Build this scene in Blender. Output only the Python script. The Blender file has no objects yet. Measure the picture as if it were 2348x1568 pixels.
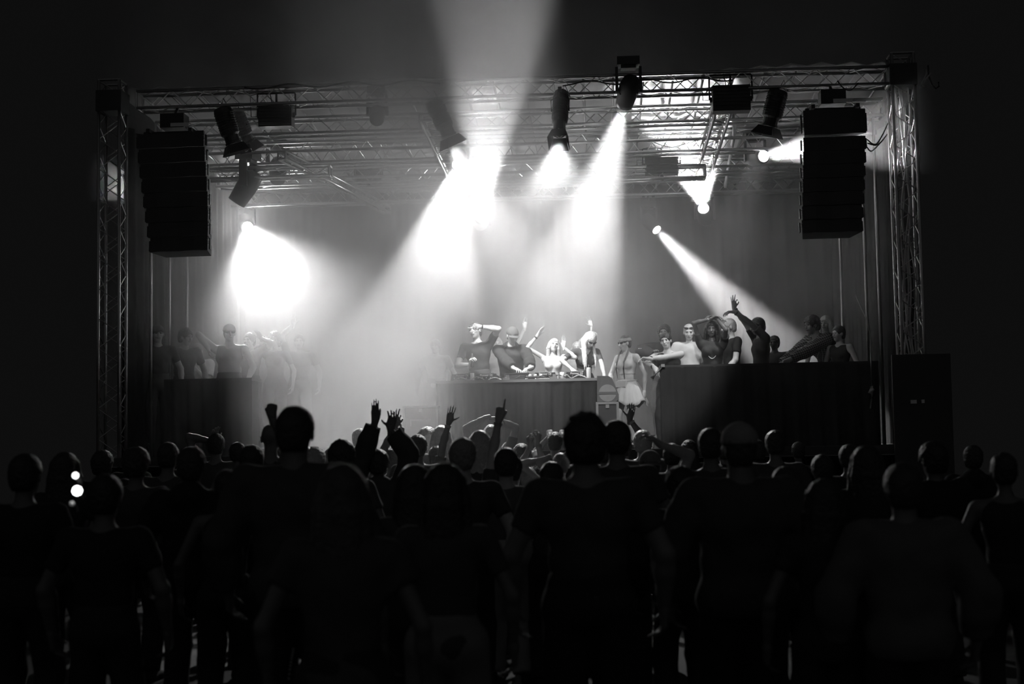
import bpy, bmesh, math, random
import numpy as np
from mathutils import Vector, Matrix, Euler, Quaternion
random.seed(7)
C = bpy.context.scene.collection
SC = bpy.context.scene
D2R = math.radians

# ------------------------------------------------------------------ camera
F_PX = 3261.0
cam_d = bpy.data.cameras.new('camera')
cam = bpy.data.objects.new('camera', cam_d); C.objects.link(cam)
cam_d.sensor_width = 36.0; cam_d.lens = 36.0 * F_PX / 2348.0
cam_d.clip_start = 0.1; cam_d.clip_end = 300
CAM = Vector((1.25, 0.0, 1.65))
RM = (Matrix.Rotation(D2R(3.6), 3, 'Z') @ Matrix.Rotation(math.pi/2 + math.atan(226/3261.0), 3, 'X') @ Matrix.Rotation(D2R(-1.0), 3, 'Z'))
cam.matrix_world = Matrix.Translation(CAM) @ RM.to_4x4()
cam_d.dof.use_dof = True; cam_d.dof.focus_distance = 20.6; cam_d.dof.aperture_fstop = 2.2
SC.camera = cam
def P(px, py, Y):
    """point of the picture (2348x1568 frame) on the vertical plane y = Y"""
    d = RM @ Vector(((px-1174)/F_PX, -(py-784)/F_PX, -1.0))
    return CAM + d * ((Y - CAM.y)/d.y)
def ppm(p):
    """pixels per metre at a world point"""
    return F_PX / -((RM.transposed() @ (Vector(p)-CAM)).z)

# ------------------------------------------------------------------ view + world
SC.view_settings.view_transform = 'Standard'; SC.view_settings.look = 'None'
SC.view_settings.gamma = 1.0; SC.view_settings.use_curve_mapping = False
SC.view_settings.exposure = 0.0
SC.cycles.adaptive_threshold = 0.02
SC.cycles.volume_bounces = 2
SC.cycles.max_bounces = 5
SC.cycles.diffuse_bounces = 2
SC.cycles.glossy_bounces = 2
SC.cycles.volume_step_rate = 4.0
SC.cycles.volume_max_steps = 128
W = bpy.data.worlds.new('night_sky'); SC.world = W; W.use_nodes = True
nt = W.node_tree; nt.nodes.clear()
wo = nt.nodes.new('ShaderNodeOutputWorld'); bg = nt.nodes.new('ShaderNodeBackground')
tc = nt.nodes.new('ShaderNodeTexCoord'); sp = nt.nodes.new('ShaderNodeSeparateXYZ'); mr = nt.nodes.new('ShaderNodeMapRange')
nt.links.new(tc.outputs['Generated'], sp.inputs[0]); nt.links.new(sp.outputs['Y'], mr.inputs['Value'])
mr.inputs['From Min'].default_value = 0.2; mr.inputs['From Max'].default_value = -0.8
mr.inputs['To Min'].default_value = 0.0042; mr.inputs['To Max'].default_value = 0.028   # added glow behind the camera, lifts the crowd's dark backs
nt.links.new(mr.outputs[0], bg.inputs['Strength']); bg.inputs['Color'].default_value = (1, 1, 1, 1)
nt.links.new(bg.outputs[0], wo.inputs['Surface'])

# ------------------------------------------------------------------ materials
def mat(name, v, rough=0.6, metal=0.0, noise=0.0, scale=8.0, bump=0.0, spec=0.5, emit=None, sheen=0.0):
    m = bpy.data.materials.new(name); m.use_nodes = True
    n = m.node_tree; b = n.nodes['Principled BSDF']
    v = (v, v, v) if not isinstance(v, tuple) else v
    b.inputs['Base Color'].default_value = (*v, 1); b.inputs['Roughness'].default_value = rough
    b.inputs['Metallic'].default_value = metal; b.inputs['Specular IOR Level'].default_value = spec
    if sheen: b.inputs['Sheen Weight'].default_value = sheen
    if emit:
        b.inputs['Emission Color'].default_value = (1, 1, 1, 1); b.inputs['Emission Strength'].default_value = emit
    if noise or bump:
        t = n.nodes.new('ShaderNodeTexCoord'); nz = n.nodes.new('ShaderNodeTexNoise')
        nz.inputs['Scale'].default_value = scale; nz.inputs['Detail'].default_value = 4
        n.links.new(t.outputs['Object'], nz.inputs['Vector'])
        if noise:
            r = n.nodes.new('ShaderNodeMapRange'); r.inputs['To Min'].default_value = 1-noise; r.inputs['To Max'].default_value = 1+noise
            n.links.new(nz.outputs['Fac'], r.inputs['Value'])
            mx = n.nodes.new('ShaderNodeVectorMath'); mx.operation = 'SCALE'; mx.inputs[0].default_value = v
            n.links.new(r.outputs[0], mx.inputs['Scale']); n.links.new(mx.outputs[0], b.inputs['Base Color'])
        if bump:
            bp = n.nodes.new('ShaderNodeBump'); bp.inputs['Strength'].default_value = bump; bp.inputs['Distance'].default_value = 0.02
            n.links.new(nz.outputs['Fac'], bp.inputs['Height']); n.links.new(bp.outputs[0], b.inputs['Normal'])
    return m
M = {}
M['alu'] = mat('brushed_aluminium', 0.5, 0.28, 0.95, noise=0.15, scale=20)
M['blackmetal'] = mat('black_painted_metal', 0.022, 0.45, 0.0, noise=0.2, scale=15)
M['booth'] = mat('booth_cloth', 0.05, 0.9, noise=0.3, scale=2, bump=0.4, spec=0.1)
M['blackbox'] = mat('black_textured_cabinet', 0.06, 0.7, 0.0, bump=0.3, scale=90)
M['cable'] = mat('black_rubber_cable', 0.03, 0.4)
M['palecable'] = mat('pale_cable', 0.5, 0.35)
M['canvas'] = mat('grey_roof_canvas', 0.50, 0.8, noise=0.25, scale=1.5, bump=0.6)
M['drape'] = mat('black_stage_drape', 0.008, 0.95, noise=0.3, scale=2, bump=0.4, spec=0.1)
M['deck'] = mat('stage_deck', 0.05, 0.6, noise=0.3, scale=3)
M['ground'] = mat('trodden_ground', 0.02, 0.9, noise=0.4, scale=2, bump=0.5)
M['lens'] = mat('glowing_lens', 0.8, 0.2, emit=12.0)
M['darklens'] = mat('unlit_glass_lens', 0.06, 0.08, spec=0.8)

# ------------------------------------------------------------------ mesh helpers
class MB:
    def __init__(s): s.v = []; s.f = []
    def add(s, vs, fs):
        o = len(s.v); s.v += [tuple(p) for p in vs]; s.f += [tuple(i+o for i in f) for f in fs]; return s
    def box(s, c, size, rot=None, taper=1.0):
        c = Vector(c); hx, hy, hz = [d/2 for d in size]
        vs = []
        for z, k in ((-hz, 1.0), (hz, taper)):
            for x, y in ((-hx, -hy), (hx, -hy), (hx, hy), (-hx, hy)):
                p = Vector((x*k, y*k, z)); vs.append(c + (rot @ p if rot else p))
        return s.add(vs, [(3,2,1,0), (4,5,6,7), (0,1,5,4), (1,2,6,5), (2,3,7,6), (3,0,4,7)])
    def tube(s, a, b, r, n=8, r2=None, cap=True):
        a, b = Vector(a), Vector(b); d = b-a
        if d.length < 1e-6: return s
        q = d.to_track_quat('Z', 'Y'); r2 = r if r2 is None else r2
        vs = []
        for p, rr in ((a, r), (b, r2)):
            for i in range(n):
                t = 2*math.pi*i/n; vs.append(p + q @ Vector((rr*math.cos(t), rr*math.sin(t), 0)))
        fs = [(i, (i+1) % n, n+(i+1) % n, n+i) for i in range(n)]
        if cap: fs += [tuple(reversed(range(n))), tuple(range(n, 2*n))]
        return s.add(vs, fs)
    def path(s, pts, r, n=6):
        pts = [Vector(p) for p in pts]; up = Vector((0, 0, 1)); rings = []
        for i, p in enumerate(pts):
            d = (pts[min(i+1, len(pts)-1)] - pts[max(i-1, 0)]).normalized()
            u = d.cross(up); u = u.normalized() if u.length > 1e-3 else Vector((1, 0, 0)); w = d.cross(u)
            rr = r[i] if isinstance(r, (list, tuple)) else r
            rings.append([p + u*rr*math.cos(2*math.pi*k/n) + w*rr*math.sin(2*math.pi*k/n) for k in range(n)])
        fs = []
        for i in range(len(pts)-1):
            for k in range(n): fs.append((i*n+k, i*n+(k+1) % n, (i+1)*n+(k+1) % n, (i+1)*n+k))
        fs += [tuple(reversed(range(n))), tuple(range((len(pts)-1)*n, len(pts)*n))]
        return s.add([v for r_ in rings for v in r_], fs)
    def lathe(s, prof, c, rot=None, n=20):
        """prof: (radius, height) pairs turned about z"""
        c = Vector(c); vs = []
        for r, h in prof:
            for i in range(n):
                t = 2*math.pi*i/n; p = Vector((r*math.cos(t), r*math.sin(t), h)); vs.append(c + (rot @ p if rot else p))
        m = len(prof)
        fs = [(j*n+i, j*n+(i+1) % n, (j+1)*n+(i+1) % n, (j+1)*n+i) for j in range(m-1) for i in range(n)]
        if prof[0][0] > 1e-4: fs.append(tuple(reversed(range(n))))
        if prof[-1][0] > 1e-4: fs.append(tuple(range((m-1)*n, m*n)))
        return s.add(vs, fs)
    def prism(s, poly, c, depth, rot=None):
        """outline in x,z pushed out along y by depth, centred"""
        c = Vector(c); n = len(poly); vs = []
        for y in (-depth/2, depth/2):
            for x, z in poly:
                p = Vector((x, y, z)); vs.append(c + (rot @ p if rot else p))
        return s.add(vs, [tuple(range(n)), tuple(reversed(range(n, 2*n)))] + [(i, n+i, n+(i+1) % n, (i+1) % n) for i in range(n)])
    def build(s, name, m, parent=None, smooth=False, loc=None):
        me = bpy.data.meshes.new(name); v = s.v
        if parent is not None and loc is None: inv = Vector(parent.location)
        else: inv = Vector(loc) if loc is not None else None
        base = inv if inv is not None else Vector((0, 0, 0))
        me.from_pydata([tuple(Vector(p)-base) for p in v], [], s.f); me.update()
        if m: me.materials.append(m)
        if smooth: me.polygons.foreach_set('use_smooth', [True]*len(me.polygons))
        o = bpy.data.objects.new(name, me); C.objects.link(o)
        if parent is not None: o.parent = parent
        elif loc is not None: o.location = base
        return o
def tag(o, label=None, cat=None, group=None, kind=None):
    if label: o['label'] = label
    if cat: o['category'] = cat
    if group: o['group'] = group
    if kind: o['kind'] = kind
    return o
def thing(name, loc, label, cat, group=None):
    o = bpy.data.objects.new(name, None); C.objects.link(o); o.empty_display_size = 0.2
    o.location = loc; return tag(o, label, cat, group)
def along(d, up=(0, 0, 1)):
    """rotation whose z axis points along d"""
    z = Vector(d).normalized(); x = Vector(up).cross(z)
    x = x.normalized() if x.length > 1e-3 else Vector((1, 0, 0)); y = z.cross(x)
    return Matrix((x, y, z)).transposed()
def spot(name, p, target, power, cone, blend=0.25, r=0.06, parent=None):
    l = bpy.data.lights.new(name, 'SPOT'); l.energy = power; l.spot_size = D2R(cone); l.spot_blend = blend
    l.shadow_soft_size = r
    o = bpy.data.objects.new(name, l); C.objects.link(o)
    p = Vector(p); o.rotation_euler = (Vector(target)-p).to_track_quat('-Z', 'Y').to_euler()
    if parent is not None: o.parent = parent; o.location = p - Vector(parent.location)
    else: o.location = p
    return o
# ------------------------------------------------------------------ smooth bodies: distance fields turned into one closed mesh
def _seg(p, a, b, ra, rb, flat):
    a = np.array(a, np.float32); b = np.array(b, np.float32); d = b-a; L2 = float(d@d)+1e-9
    q = p-a; t = (q@d)/L2; tc_ = np.clip(t, 0, 1)
    r = np.sqrt(((q-tc_[..., None]*d)**2).sum(-1)) - (ra+(rb-ra)*tc_)
    if flat: r = np.maximum(r, (t-1)*math.sqrt(L2))
    return r
def _ell(p, c, r, rot):
    q = p-np.array(c, np.float32)
    if rot is not None: q = q@rot
    r = np.array(r, np.float32); k0 = np.sqrt(((q/r)**2).sum(-1))+1e-6; k1 = np.sqrt(((q/(r*r))**2).sum(-1))+1e-6
    return k0*(k0-1)/k1
def A3(m): return np.array([[m[i][j] for j in range(3)] for i in range(3)], np.float32)
class Sdf:
    def __init__(s, h, k=0.03): s.h = h; s.k = k; s.p = []; s.cuts = []; s.disp = None
    def cap(s, a, b, ra, rb=None, k=None, sub=False, flat=False):
        rb = ra if rb is None else rb
        a, b = np.array(a, np.float32), np.array(b, np.float32); m = max(ra, rb)
        s.p.append(('c', (a, b, ra, rb, flat), np.minimum(a, b)-m, np.maximum(a, b)+m, s.k if k is None else k, sub)); return s
    def chain(s, pts, rs, k=None):
        for i in range(len(pts)-1): s.cap(pts[i], pts[i+1], rs[i], rs[i+1], k)
        return s
    def ell(s, c, r, rot=None, k=None, sub=False):
        c = np.array(c, np.float32); m = np.array([max(r)]*3, np.float32) if rot is not None else np.array(r, np.float32)
        s.p.append(('e', (c, r, A3(rot) if rot is not None else None), c-m, c+m, s.k if k is None else k, sub)); return s
    def cut(s, p, n): s.cuts.append((np.array(p, np.float32), np.array(n, np.float32))); return s
    def mesh(s):
        lo = np.min([q[2] for q in s.p if not q[5]], 0)-3*s.h; hi = np.max([q[3] for q in s.p if not q[5]], 0)+3*s.h
        n = np.ceil((hi-lo)/s.h).astype(int)+1; h = s.h
        D = np.full(tuple(n), 0.15, np.float32)
        ax = [lo[i]+h*np.arange(n[i], dtype=np.float32) for i in range(3)]
        for typ, a, l, u, k, sub in s.p:
            i0 = np.maximum(((l-lo-k-2*h)/h).astype(int), 0); i1 = np.minimum(((u-lo+k+2*h)/h).astype(int)+2, n)
            if (i1 <= i0).any(): continue
            sl = tuple(slice(i0[i], i1[i]) for i in range(3))
            p = np.stack(np.meshgrid(*[ax[i][sl[i]] for i in range(3)], indexing='ij'), -1)
            d = _seg(p, *a) if typ == 'c' else _ell(p, *a)
            o = D[sl]
            if sub:
                d = -d; g = np.maximum(k-np.abs(o-d), 0)/k; D[sl] = np.maximum(o, d)+g*g*k*0.25
            else:
                g = np.maximum(k-np.abs(o-d), 0)/k; D[sl] = np.minimum(o, d)-g*g*k*0.25
        if s.cuts or s.disp:
            p = np.stack(np.meshgrid(*ax, indexing='ij'), -1)
            if s.disp: D = D+s.disp(p).astype(np.float32)
            for c, nn in s.cuts: D = np.maximum(D, (p-c)@nn)
        D[[0, -1]] = 0.1; D[:, [0, -1]] = 0.1; D[:, :, [0, -1]] = 0.1
        return nets(D, lo, h)
def nets(D, lo, h):
    n = D.shape; S = D < 0
    c = np.array(n)-1
    acc = np.zeros((*c, 3), np.float32); cnt = np.zeros(tuple(c), np.float32)
    def cr(i, j, k): return (slice(i, i+c[0]), slice(j, j+c[1]), slice(k, k+c[2]))
    mixed = np.zeros(tuple(c), bool); s0 = S[cr(0, 0, 0)]
    for i in (0, 1):
        for j in (0, 1):
            for k in (0, 1): mixed |= S[cr(i, j, k)] != s0
    idx = np.argwhere(mixed)
    if len(idx) == 0: return [], []
    a3 = np.zeros((len(idx), 3), np.float32); ct = np.zeros(len(idx), np.float32)
    for axis in range(3):
        o1, o2 = [a for a in range(3) if a != axis]
        for u in (0, 1):
            for v in (0, 1):
                q = idx.copy(); q[:, o1] += u; q[:, o2] += v; r = q.copy(); r[:, axis] += 1
                d0 = D[q[:, 0], q[:, 1], q[:, 2]]; d1 = D[r[:, 0], r[:, 1], r[:, 2]]
                m = (d0 < 0) != (d1 < 0); t = np.where(m, d0/np.where(m, d0-d1, 1), 0)
                pt = (q-idx).astype(np.float32); pt[:, axis] += t
                a3 += pt*m[:, None]; ct += m
    verts = lo + h*(idx + a3/ct[:, None])
    vid = np.full(tuple(c), -1, np.int64); vid[mixed] = np.arange(len(idx))
    faces = []
    for axis in range(3):
        o1, o2 = [(1, 2), (2, 0), (0, 1)][axis]
        sl0 = [slice(1, -1)]*3; sl0[axis] = slice(0, -1); sl1 = [slice(1, -1)]*3; sl1[axis] = slice(1, None)
        a, b = S[tuple(sl0)], S[tuple(sl1)]; e = np.argwhere(a != b)
        if len(e) == 0: continue
        inside = a[e[:, 0], e[:, 1], e[:, 2]]
        base = e.copy()+1; base[:, axis] -= 1
        def at(d1, d2):
            q = base.copy(); q[:, o1] -= d1; q[:, o2] -= d2; return vid[q[:, 0], q[:, 1], q[:, 2]]
        f = np.stack([at(1, 1), at(0, 1), at(0, 0), at(1, 0)], 1)
        f[~inside] = f[~inside][:, ::-1]; faces.append(f)
    return verts, np.concatenate(faces)
def sdf_obj(name, parts, m, parent):
    """one mesh object from one or several fields (body + finer head and hands), in world coordinates, hung under parent"""
    vs, fs, o = [], [], 0
    for p in parts:
        v, f = p.mesh() if isinstance(p, Sdf) else p
        if len(v): vs.append(np.asarray(v)); fs.append(np.asarray(f)+o); o += len(v)
    if not vs: return None
    v = np.concatenate(vs)-np.array(parent.location, np.float32); f = np.concatenate(fs)
    me = bpy.data.meshes.new(name); me.vertices.add(len(v)); me.vertices.foreach_set('co', v.astype(np.float32).ravel())
    me.loops.add(len(f)*4); me.loops.foreach_set('vertex_index', f.astype(np.int32).ravel())
    me.polygons.add(len(f)); me.polygons.foreach_set('loop_start', np.arange(0, len(f)*4, 4, dtype=np.int32))
    me.update(calc_edges=True); me.polygons.foreach_set('use_smooth', np.ones(len(f), bool)); me.validate()
    if m: me.materials.append(m)
    ob = bpy.data.objects.new(name, me); C.objects.link(ob); ob.parent = parent
    return ob

# ------------------------------------------------------------------ people
_mc = {}
def tone(kind, v):
    key = (kind, round(v, 3))
    if key not in _mc:
        nm = {'skin': 'skin', 'hair': 'hair', 'cloth': 'cloth', 'denim': 'denim', 'knit': 'knit'}[kind]
        if kind == 'skin': _mc[key] = mat(nm, v, 0.45, bump=0.04, scale=60)
        elif kind == 'hair': _mc[key] = mat(nm, v, 0.42, noise=0.3, scale=45, bump=0.6)
        else: _mc[key] = mat(nm, v, 0.85, noise=0.15, scale=9, bump=0.35)
    return _mc[key]
FINGERS = {  # curl of the three joints in degrees per finger (index..little), thumb (spread, curl), spread
    'open': ([(4, 6, 4)]*4, (55, 10), 9), 'flat': ([(4, 4, 2)]*4, (25, 8), 2), 'relaxed': ([(22, 26, 14), (28, 30, 16), (32, 32, 18), (36, 34, 18)], (35, 22), 4),
    'fist': ([(82, 95, 55)]*4, (30, 60), 1), 'grip': ([(48, 52, 30)]*4, (45, 30), 2), 'point': ([(2, 4, 2), (82, 92, 50), (84, 92, 50), (84, 90, 50)], (30, 55), 2),
    'ok': ([(48, 52, 26), (8, 8, 5), (2, 5, 3), (-4, 4, 2)], (42, 34), 11), 'claw': ([(6, 38, 28), (4, 42, 30), (6, 45, 30), (4, 40, 30)], (60, 25), 13),
    'victory': ([(2, 4, 2), (4, 4, 2), (80, 90, 50), (82, 90, 50)], (35, 55), 10)}
def hand(wr, d, n, side, L, pose, h=0.0055, girth=1.0):
    """wr wrist, d finger direction, n palm normal, side +1 when the thumb is towards n x d; L hand length"""
    d = Vector(d).normalized(); n = Vector(n); n = (n-d*n.dot(d)).normalized(); t = n.cross(d)*side   # thumb side
    cur, th, spr = FINGERS[pose]; s = Sdf(h, 0.008); w = L*0.42
    back = wr - n*0.0
    kn = []
    for i in range(4):
        off = (0.5-i/3.0)*w*0.74
        k = wr + d*L*(0.50-[0.02, 0.0, 0.015, 0.05][i]) + t*off
        kn.append(k); s.cap(wr+d*L*0.02+t*off*0.55, k, L*0.075*girth, L*0.066*girth, 0.022)
    s.cap(wr+d*L*0.1+t*w*0.3, wr+d*L*0.33+t*w*0.36, L*0.07*girth, L*0.062*girth, 0.02)
    s.cap(wr-d*L*0.22, wr+d*L*0.06, L*0.135*girth, L*0.125*girth, 0.02)
    ln = [(0.235, 0.145, 0.115), (0.26, 0.165, 0.12), (0.24, 0.155, 0.12), (0.19, 0.115, 0.105)]
    for i in range(4):
        ang = 0; p = kn[i]; dd = (d + t*math.tan(D2R(spr*(1.5-i)/1.5))).normalized(); r = L*[0.048, 0.05, 0.047, 0.042][i]*girth
        for j in range(3):
            ang += cur[i][j]; v = dd*math.cos(D2R(ang)) + n*math.sin(D2R(ang))
            q = p + v*L*ln[i][j]; s.cap(p, q, r, r*0.9, 0.004); p = q; r *= 0.9
    p = wr + d*L*0.17 + t*w*0.42; sp = D2R(th[0]); v = (d*math.cos(sp)+t*math.sin(sp)+n*0.25).normalized()
    q = p+v*L*0.2; s.cap(p, q, L*0.062*girth, L*0.056*girth, 0.012)
    for j, l in enumerate((0.16, 0.13)):
        a = D2R(th[1])*(j+1); v2 = (v*math.cos(a)+(n*0.75-t*0.65).normalized()*math.sin(a)).normalized()
        p, q = q, q+v2*L*l; s.cap(p, q, L*0.054*girth*(1-.1*j), L*0.047*girth*(1-.1*j), 0.005)
    return s
def ik(a, b, l1, l2, hint):
    a, b, hint = Vector(a), Vector(b), Vector(hint); d = b-a; D = d.length
    k = 1.0
    if D > (l1+l2)*0.998: k = min(D/((l1+l2)*0.998), 1.10); l1 *= k; l2 *= k
    if D > (l1+l2)*0.998: b = a+d.normalized()*(l1+l2)*0.998; d = b-a; D = d.length
    x = (l1*l1-l2*l2+D*D)/(2*D); y = math.sqrt(max(l1*l1-x*x, 1e-6)); u = d/D
    w = hint-u*hint.dot(u); w = w.normalized() if w.length > 1e-3 else Vector((0, 0, 1))
    return a+u*x+w*y, b
def noise3(p, f, a, sd=0.0):
    x, y, z = p[..., 0]*f+sd, p[..., 1]*f+1.7*sd, p[..., 2]*f+2.3*sd
    return a*(np.sin(x+1.3*np.sin(1.7*y))*np.sin(1.1*y+1.1*np.sin(1.3*z))*np.sin(0.9*z+1.2*np.sin(x)) + 0.5*np.sin(2.3*x+y)*np.sin(2.1*y+z)*np.sin(2.7*z+x))
PEOPLE = []
def person(label, head, Y, ground, face=0.0, H=None, build=1.0, fem=False, lean=0.0, side=0.0, twist=0.0, sink=0.0, hyaw=0.0, hpitch=0.0, htilt=0.0,
           R=None, L=None, top=('tee', 0.03), bottom=('trousers', 0.03), hair=('short', 0.04), skin=0.42, acc=(), fine=True, legs=True, group=None, h=None, stance=0.0, spread=1.0):
    """head: pixel of the head's top; R, L: dict(to=(px,py,dY) or at=(s,f,z) local, elbow=(s,f,z), pose, n=(s,f,z) palm normal, d=finger direction)"""
    top_w = P(head[0], head[1], Y); seat = 'hair' in str(hair) and 0
    fr = D2R(face); fwd = Vector((-math.sin(fr)*-1 if False else math.sin(fr), -math.cos(fr), 0)); left = Vector((math.cos(fr), math.sin(fr), 0)); up = Vector((0, 0, 1))
    def W_(s, f, z): return left*s+fwd*f+up*z
    extra = {'short': 0.012, 'long': 0.012, 'curly': 0.03, 'afro': 0.045, 'bald': 0.0, 'cap': 0.02, 'bun': 0.03, 'quiff': 0.03, 'tied': 0.008, 'hat': 0.02}[hair[0]]
    def pose(H):
        tl, ts = D2R(lean), D2R(side)
        tr = Matrix.Rotation(D2R(twist), 3, 'Z') @ Matrix.Rotation(0, 3, 'X')
        up_t = (up*math.cos(tl)+fwd*math.sin(tl)); up_t = (up_t*math.cos(ts)+left*math.sin(ts)).normalized()
        lt = (tr@left); lt = (lt-up_t*lt.dot(up_t)).normalized(); ft = lt.cross(up_t)*1.0
        if ft.dot(fwd) < 0: ft = -ft
        pv = up*(0.525*H-sink) - fwd*math.sin(tl)*0.10*H - left*math.sin(ts)*0.06*H
        nb = pv+up_t*0.298*H
        # the head follows half of the lean, then its own yaw, pitch and tilt
        a = D2R(lean*0.55+hpitch); b = D2R(side*0.4+htilt); hr = Matrix.Rotation(D2R(hyaw+twist*.3), 3, 'Z')
        hf0 = hr@fwd; hl0 = hr@left
        hu = (up*math.cos(a)+hf0*math.sin(a)); hl = (hl0*math.cos(b)-hu*math.sin(b)).normalized(); hu = (hu*math.cos(b)+hl0*math.sin(b)).normalized(); hf = (hl.cross(hu)); hf = hf if hf.dot(hf0) > 0 else -hf
        hc = nb+(up_t*0.45+hu*0.55).normalized()*0.085*H + hf*0.012*H + hu*0.012*H
        return up_t, lt, ft, pv, nb, hu, hl, hf, hc
    gz = ground
    if H is None:
        H = 1.7
        for _ in range(6):
            q = pose(H); tz = q[8].z+q[5].z*0.068*H+extra; H *= (top_w.z-gz)/tz
    up_t, lt, ft, pv, nb, hu, hl, hf, hc = pose(H)
    off = Vector((top_w.x, top_w.y, gz)) - Vector((hc.x+hu.x*.06*H, hc.y, 0))
    pv, nb, hc = pv+off, nb+off, hc+off
    base = Vector((off.x, off.y, gz))
    if H is not None and abs((hc+hu*(0.068*H+extra)).z-top_w.z) > 0.03 and False: print('head miss', label)
    sc = H/1.75; bw = build*sc
    root = thing('person', base, label, 'person', group)
    sh = 0.113*H*(0.90 if fem else 1.0)*(0.5+0.5*build)
    hh = h or 0.014
    def T(s, f, z, o=pv): return o+lt*s+ft*f+up_t*z
    S_ = {'L': T(sh, 0, 0.272*H), 'R': T(-sh, 0, 0.272*H)}
    arms = {}
    hands = []
    for key, cfg in (('R', R), ('L', L)):
        sg = 1 if key == 'L' else -1; cfg = cfg or {}
        s0 = S_[key].copy()
        la, lf, lh = 0.170*H, 0.148*H, 0.105*H
        if 'to' in cfg:
            x, y, dy = cfg['to']; tgt = P(x, y, Y+dy)
        elif 'at' in cfg: a_ = cfg['at']; tgt = base+W_(*a_)
        else: tgt = s0+lt*sg*0.07*H*spread+ft*0.045*H-up_t*0.29*H
        if (tgt-s0).z > 0.05: s0 += up_t*0.02*H; S_[key] = s0
        hint = W_(*cfg['elbow']) if 'elbow' in cfg else (lt*sg*0.7-ft*0.5-up*0.5)
        el, wr = ik(s0, tgt, la, lf, hint)
        dr = W_(*cfg['d']) if 'd' in cfg else (wr-el)
        n_ = W_(*cfg['n']) if 'n' in cfg else (-lt*sg if cfg == {} else ft)
        arms[key] = (s0, el, wr)
        dn = Vector(dr).normalized(); nn = n_-dn*n_.dot(dn)
        if nn.length < 0.05: nn = dn.cross(Vector((0.3, 0.2, 0.9)))
        # thumb side follows which hand it is: right hand, palm n, fingers d -> thumb towards d x n
        hs = hand(wr, dn, nn, 1 if key == 'L' else -1, lh, cfg.get('pose', 'relaxed'), 0.0055 if fine else 0.008, 0.88 if fem else 1.0)
        hands.append(hs); cfg['_wr'] = wr; cfg['_d'] = dn; cfg['_n'] = nn.normalized()
        if isinstance(R if key == 'R' else L, dict): (R if key == 'R' else L).update(cfg)
    # ---- legs
    LG = {}
    for key, sg in (('R', -1), ('L', 1)):
        hip = pv+lt*sg*0.052*H-up*0.01*H
        ft_ = base+W_(sg*(0.062+0.02*stance)*H, (0.03*sg*stance)*H, 0.045*H)
        kn, an = ik(hip, ft_, 0.245*H, 0.240*H, fwd+left*sg*0.15); LG[key] = (hip, kn, an)
    mk = 0.05
    def torso(s, g=0.0, hips=True, chest=True):
        """the trunk, g metres fuller for clothing"""
        if hips: s.ell(pv+up_t*0.0*H, (0.165*bw*(1.03 if fem else 1)+g, 0.115*bw+g, 0.125*sc+g), Matrix((lt, ft, up_t)).transposed(), mk)
        s.ell(T(0, 0, 0.105*H), ((0.118 if fem else 0.142)*bw+g, 0.098*bw+g, 0.15*sc+g), Matrix((lt, ft, up_t)).transposed(), mk)
        if chest:
            s.ell(T(0, 0, 0.205*H), ((0.14 if fem else 0.172)*bw+g, 0.112*bw+g, 0.145*sc+g), Matrix((lt, ft, up_t)).transposed(), mk)
            s.cap(T(sh*.82, 0, 0.262*H), T(-sh*.82, 0, 0.262*H), 0.052*bw+g, None, mk)
            if fem:
                for q in (-1, 1): s.ell(T(q*0.07*bw, 0.085*bw, 0.205*H), (0.062*bw+g, 0.06*bw+g, 0.062*bw+g), None, 0.025)
        return s
    af = 0.8 if fem else 1.0
    def arm(s, key, g=0.0, f0=0.0, f1=2.0, loose=0.0):
        a, e, w = arms[key]; ra, re, rw = 0.052*bw*af+g, 0.040*bw*af+g+loose, 0.027*bw*af+g+loose
        if f1 <= 1: s.cap(a, a.lerp(e, f1), ra, ra+(re-ra)*f1+loose, 0.03, flat=True)
        else:
            s.cap(a, e, ra, re, 0.03); s.cap(e, e.lerp(w, 0.35), re, 0.041*bw*af+g+loose, 0.02); s.cap(e.lerp(w, 0.3), e.lerp(w, f1-1), 0.041*bw*af+g+loose, rw, 0.02, flat=(g > 0))
        return s
    # ---- the body: trunk, limbs, neck at one size; head and hands finer, all in one mesh
    s = torso(Sdf(hh, 0.03))
    for key in 'RL':
        arm(s, key); hip, kn, an = LG[key]
        s.cap(hip, kn, 0.082*bw, 0.054*bw, 0.04); s.cap(kn, kn.lerp(an, .35), 0.052*bw, 0.056*bw, 0.02); s.cap(kn.lerp(an, .3), an, 0.055*bw, 0.034*bw, 0.02)
        s.cap(an-up*0.01, an+(fwd+left*(0.2 if key == 'L' else -.2))*0.09*H-up*0.03*H, 0.04*sc, 0.03*sc, 0.02)
    s.cap(T(0, -0.01, 0.26*H), nb, 0.062*bw*af, 0.055*bw*af, 0.04); s.cap(nb, hc-hu*0.03*H-hf*0.01*H, 0.054*bw*af, 0.050*bw*af, 0.02)
    for q in (-1, 1): s.cap(nb-up_t*.01, T(q*sh*0.75, -0.01, 0.272*H), 0.035*bw, 0.04*bw, 0.03)
    k = H/1.75*(0.96 if fem else 1.0); rm = Matrix((hl, hf, hu)).transposed()
    def Hd(x, y, z): return hc+hl*x*k+hf*y*k+hu*z*k
    hs = Sdf(0.0065 if fine else 0.010, 0.02)
    hs.ell(Hd(0, -0.008, 0.028), (0.076*k, 0.096*k, 0.088*k), rm, 0.02)
    hs.ell(Hd(0, 0.022, -0.035), (0.058*k, 0.07*k, 0.082*k), rm, 0.03)
    hs.ell(Hd(0, 0.045, -0.092), (0.026*k*(0.8 if fem else 1), 0.03*k, 0.02*k), rm, 0.03)
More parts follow.
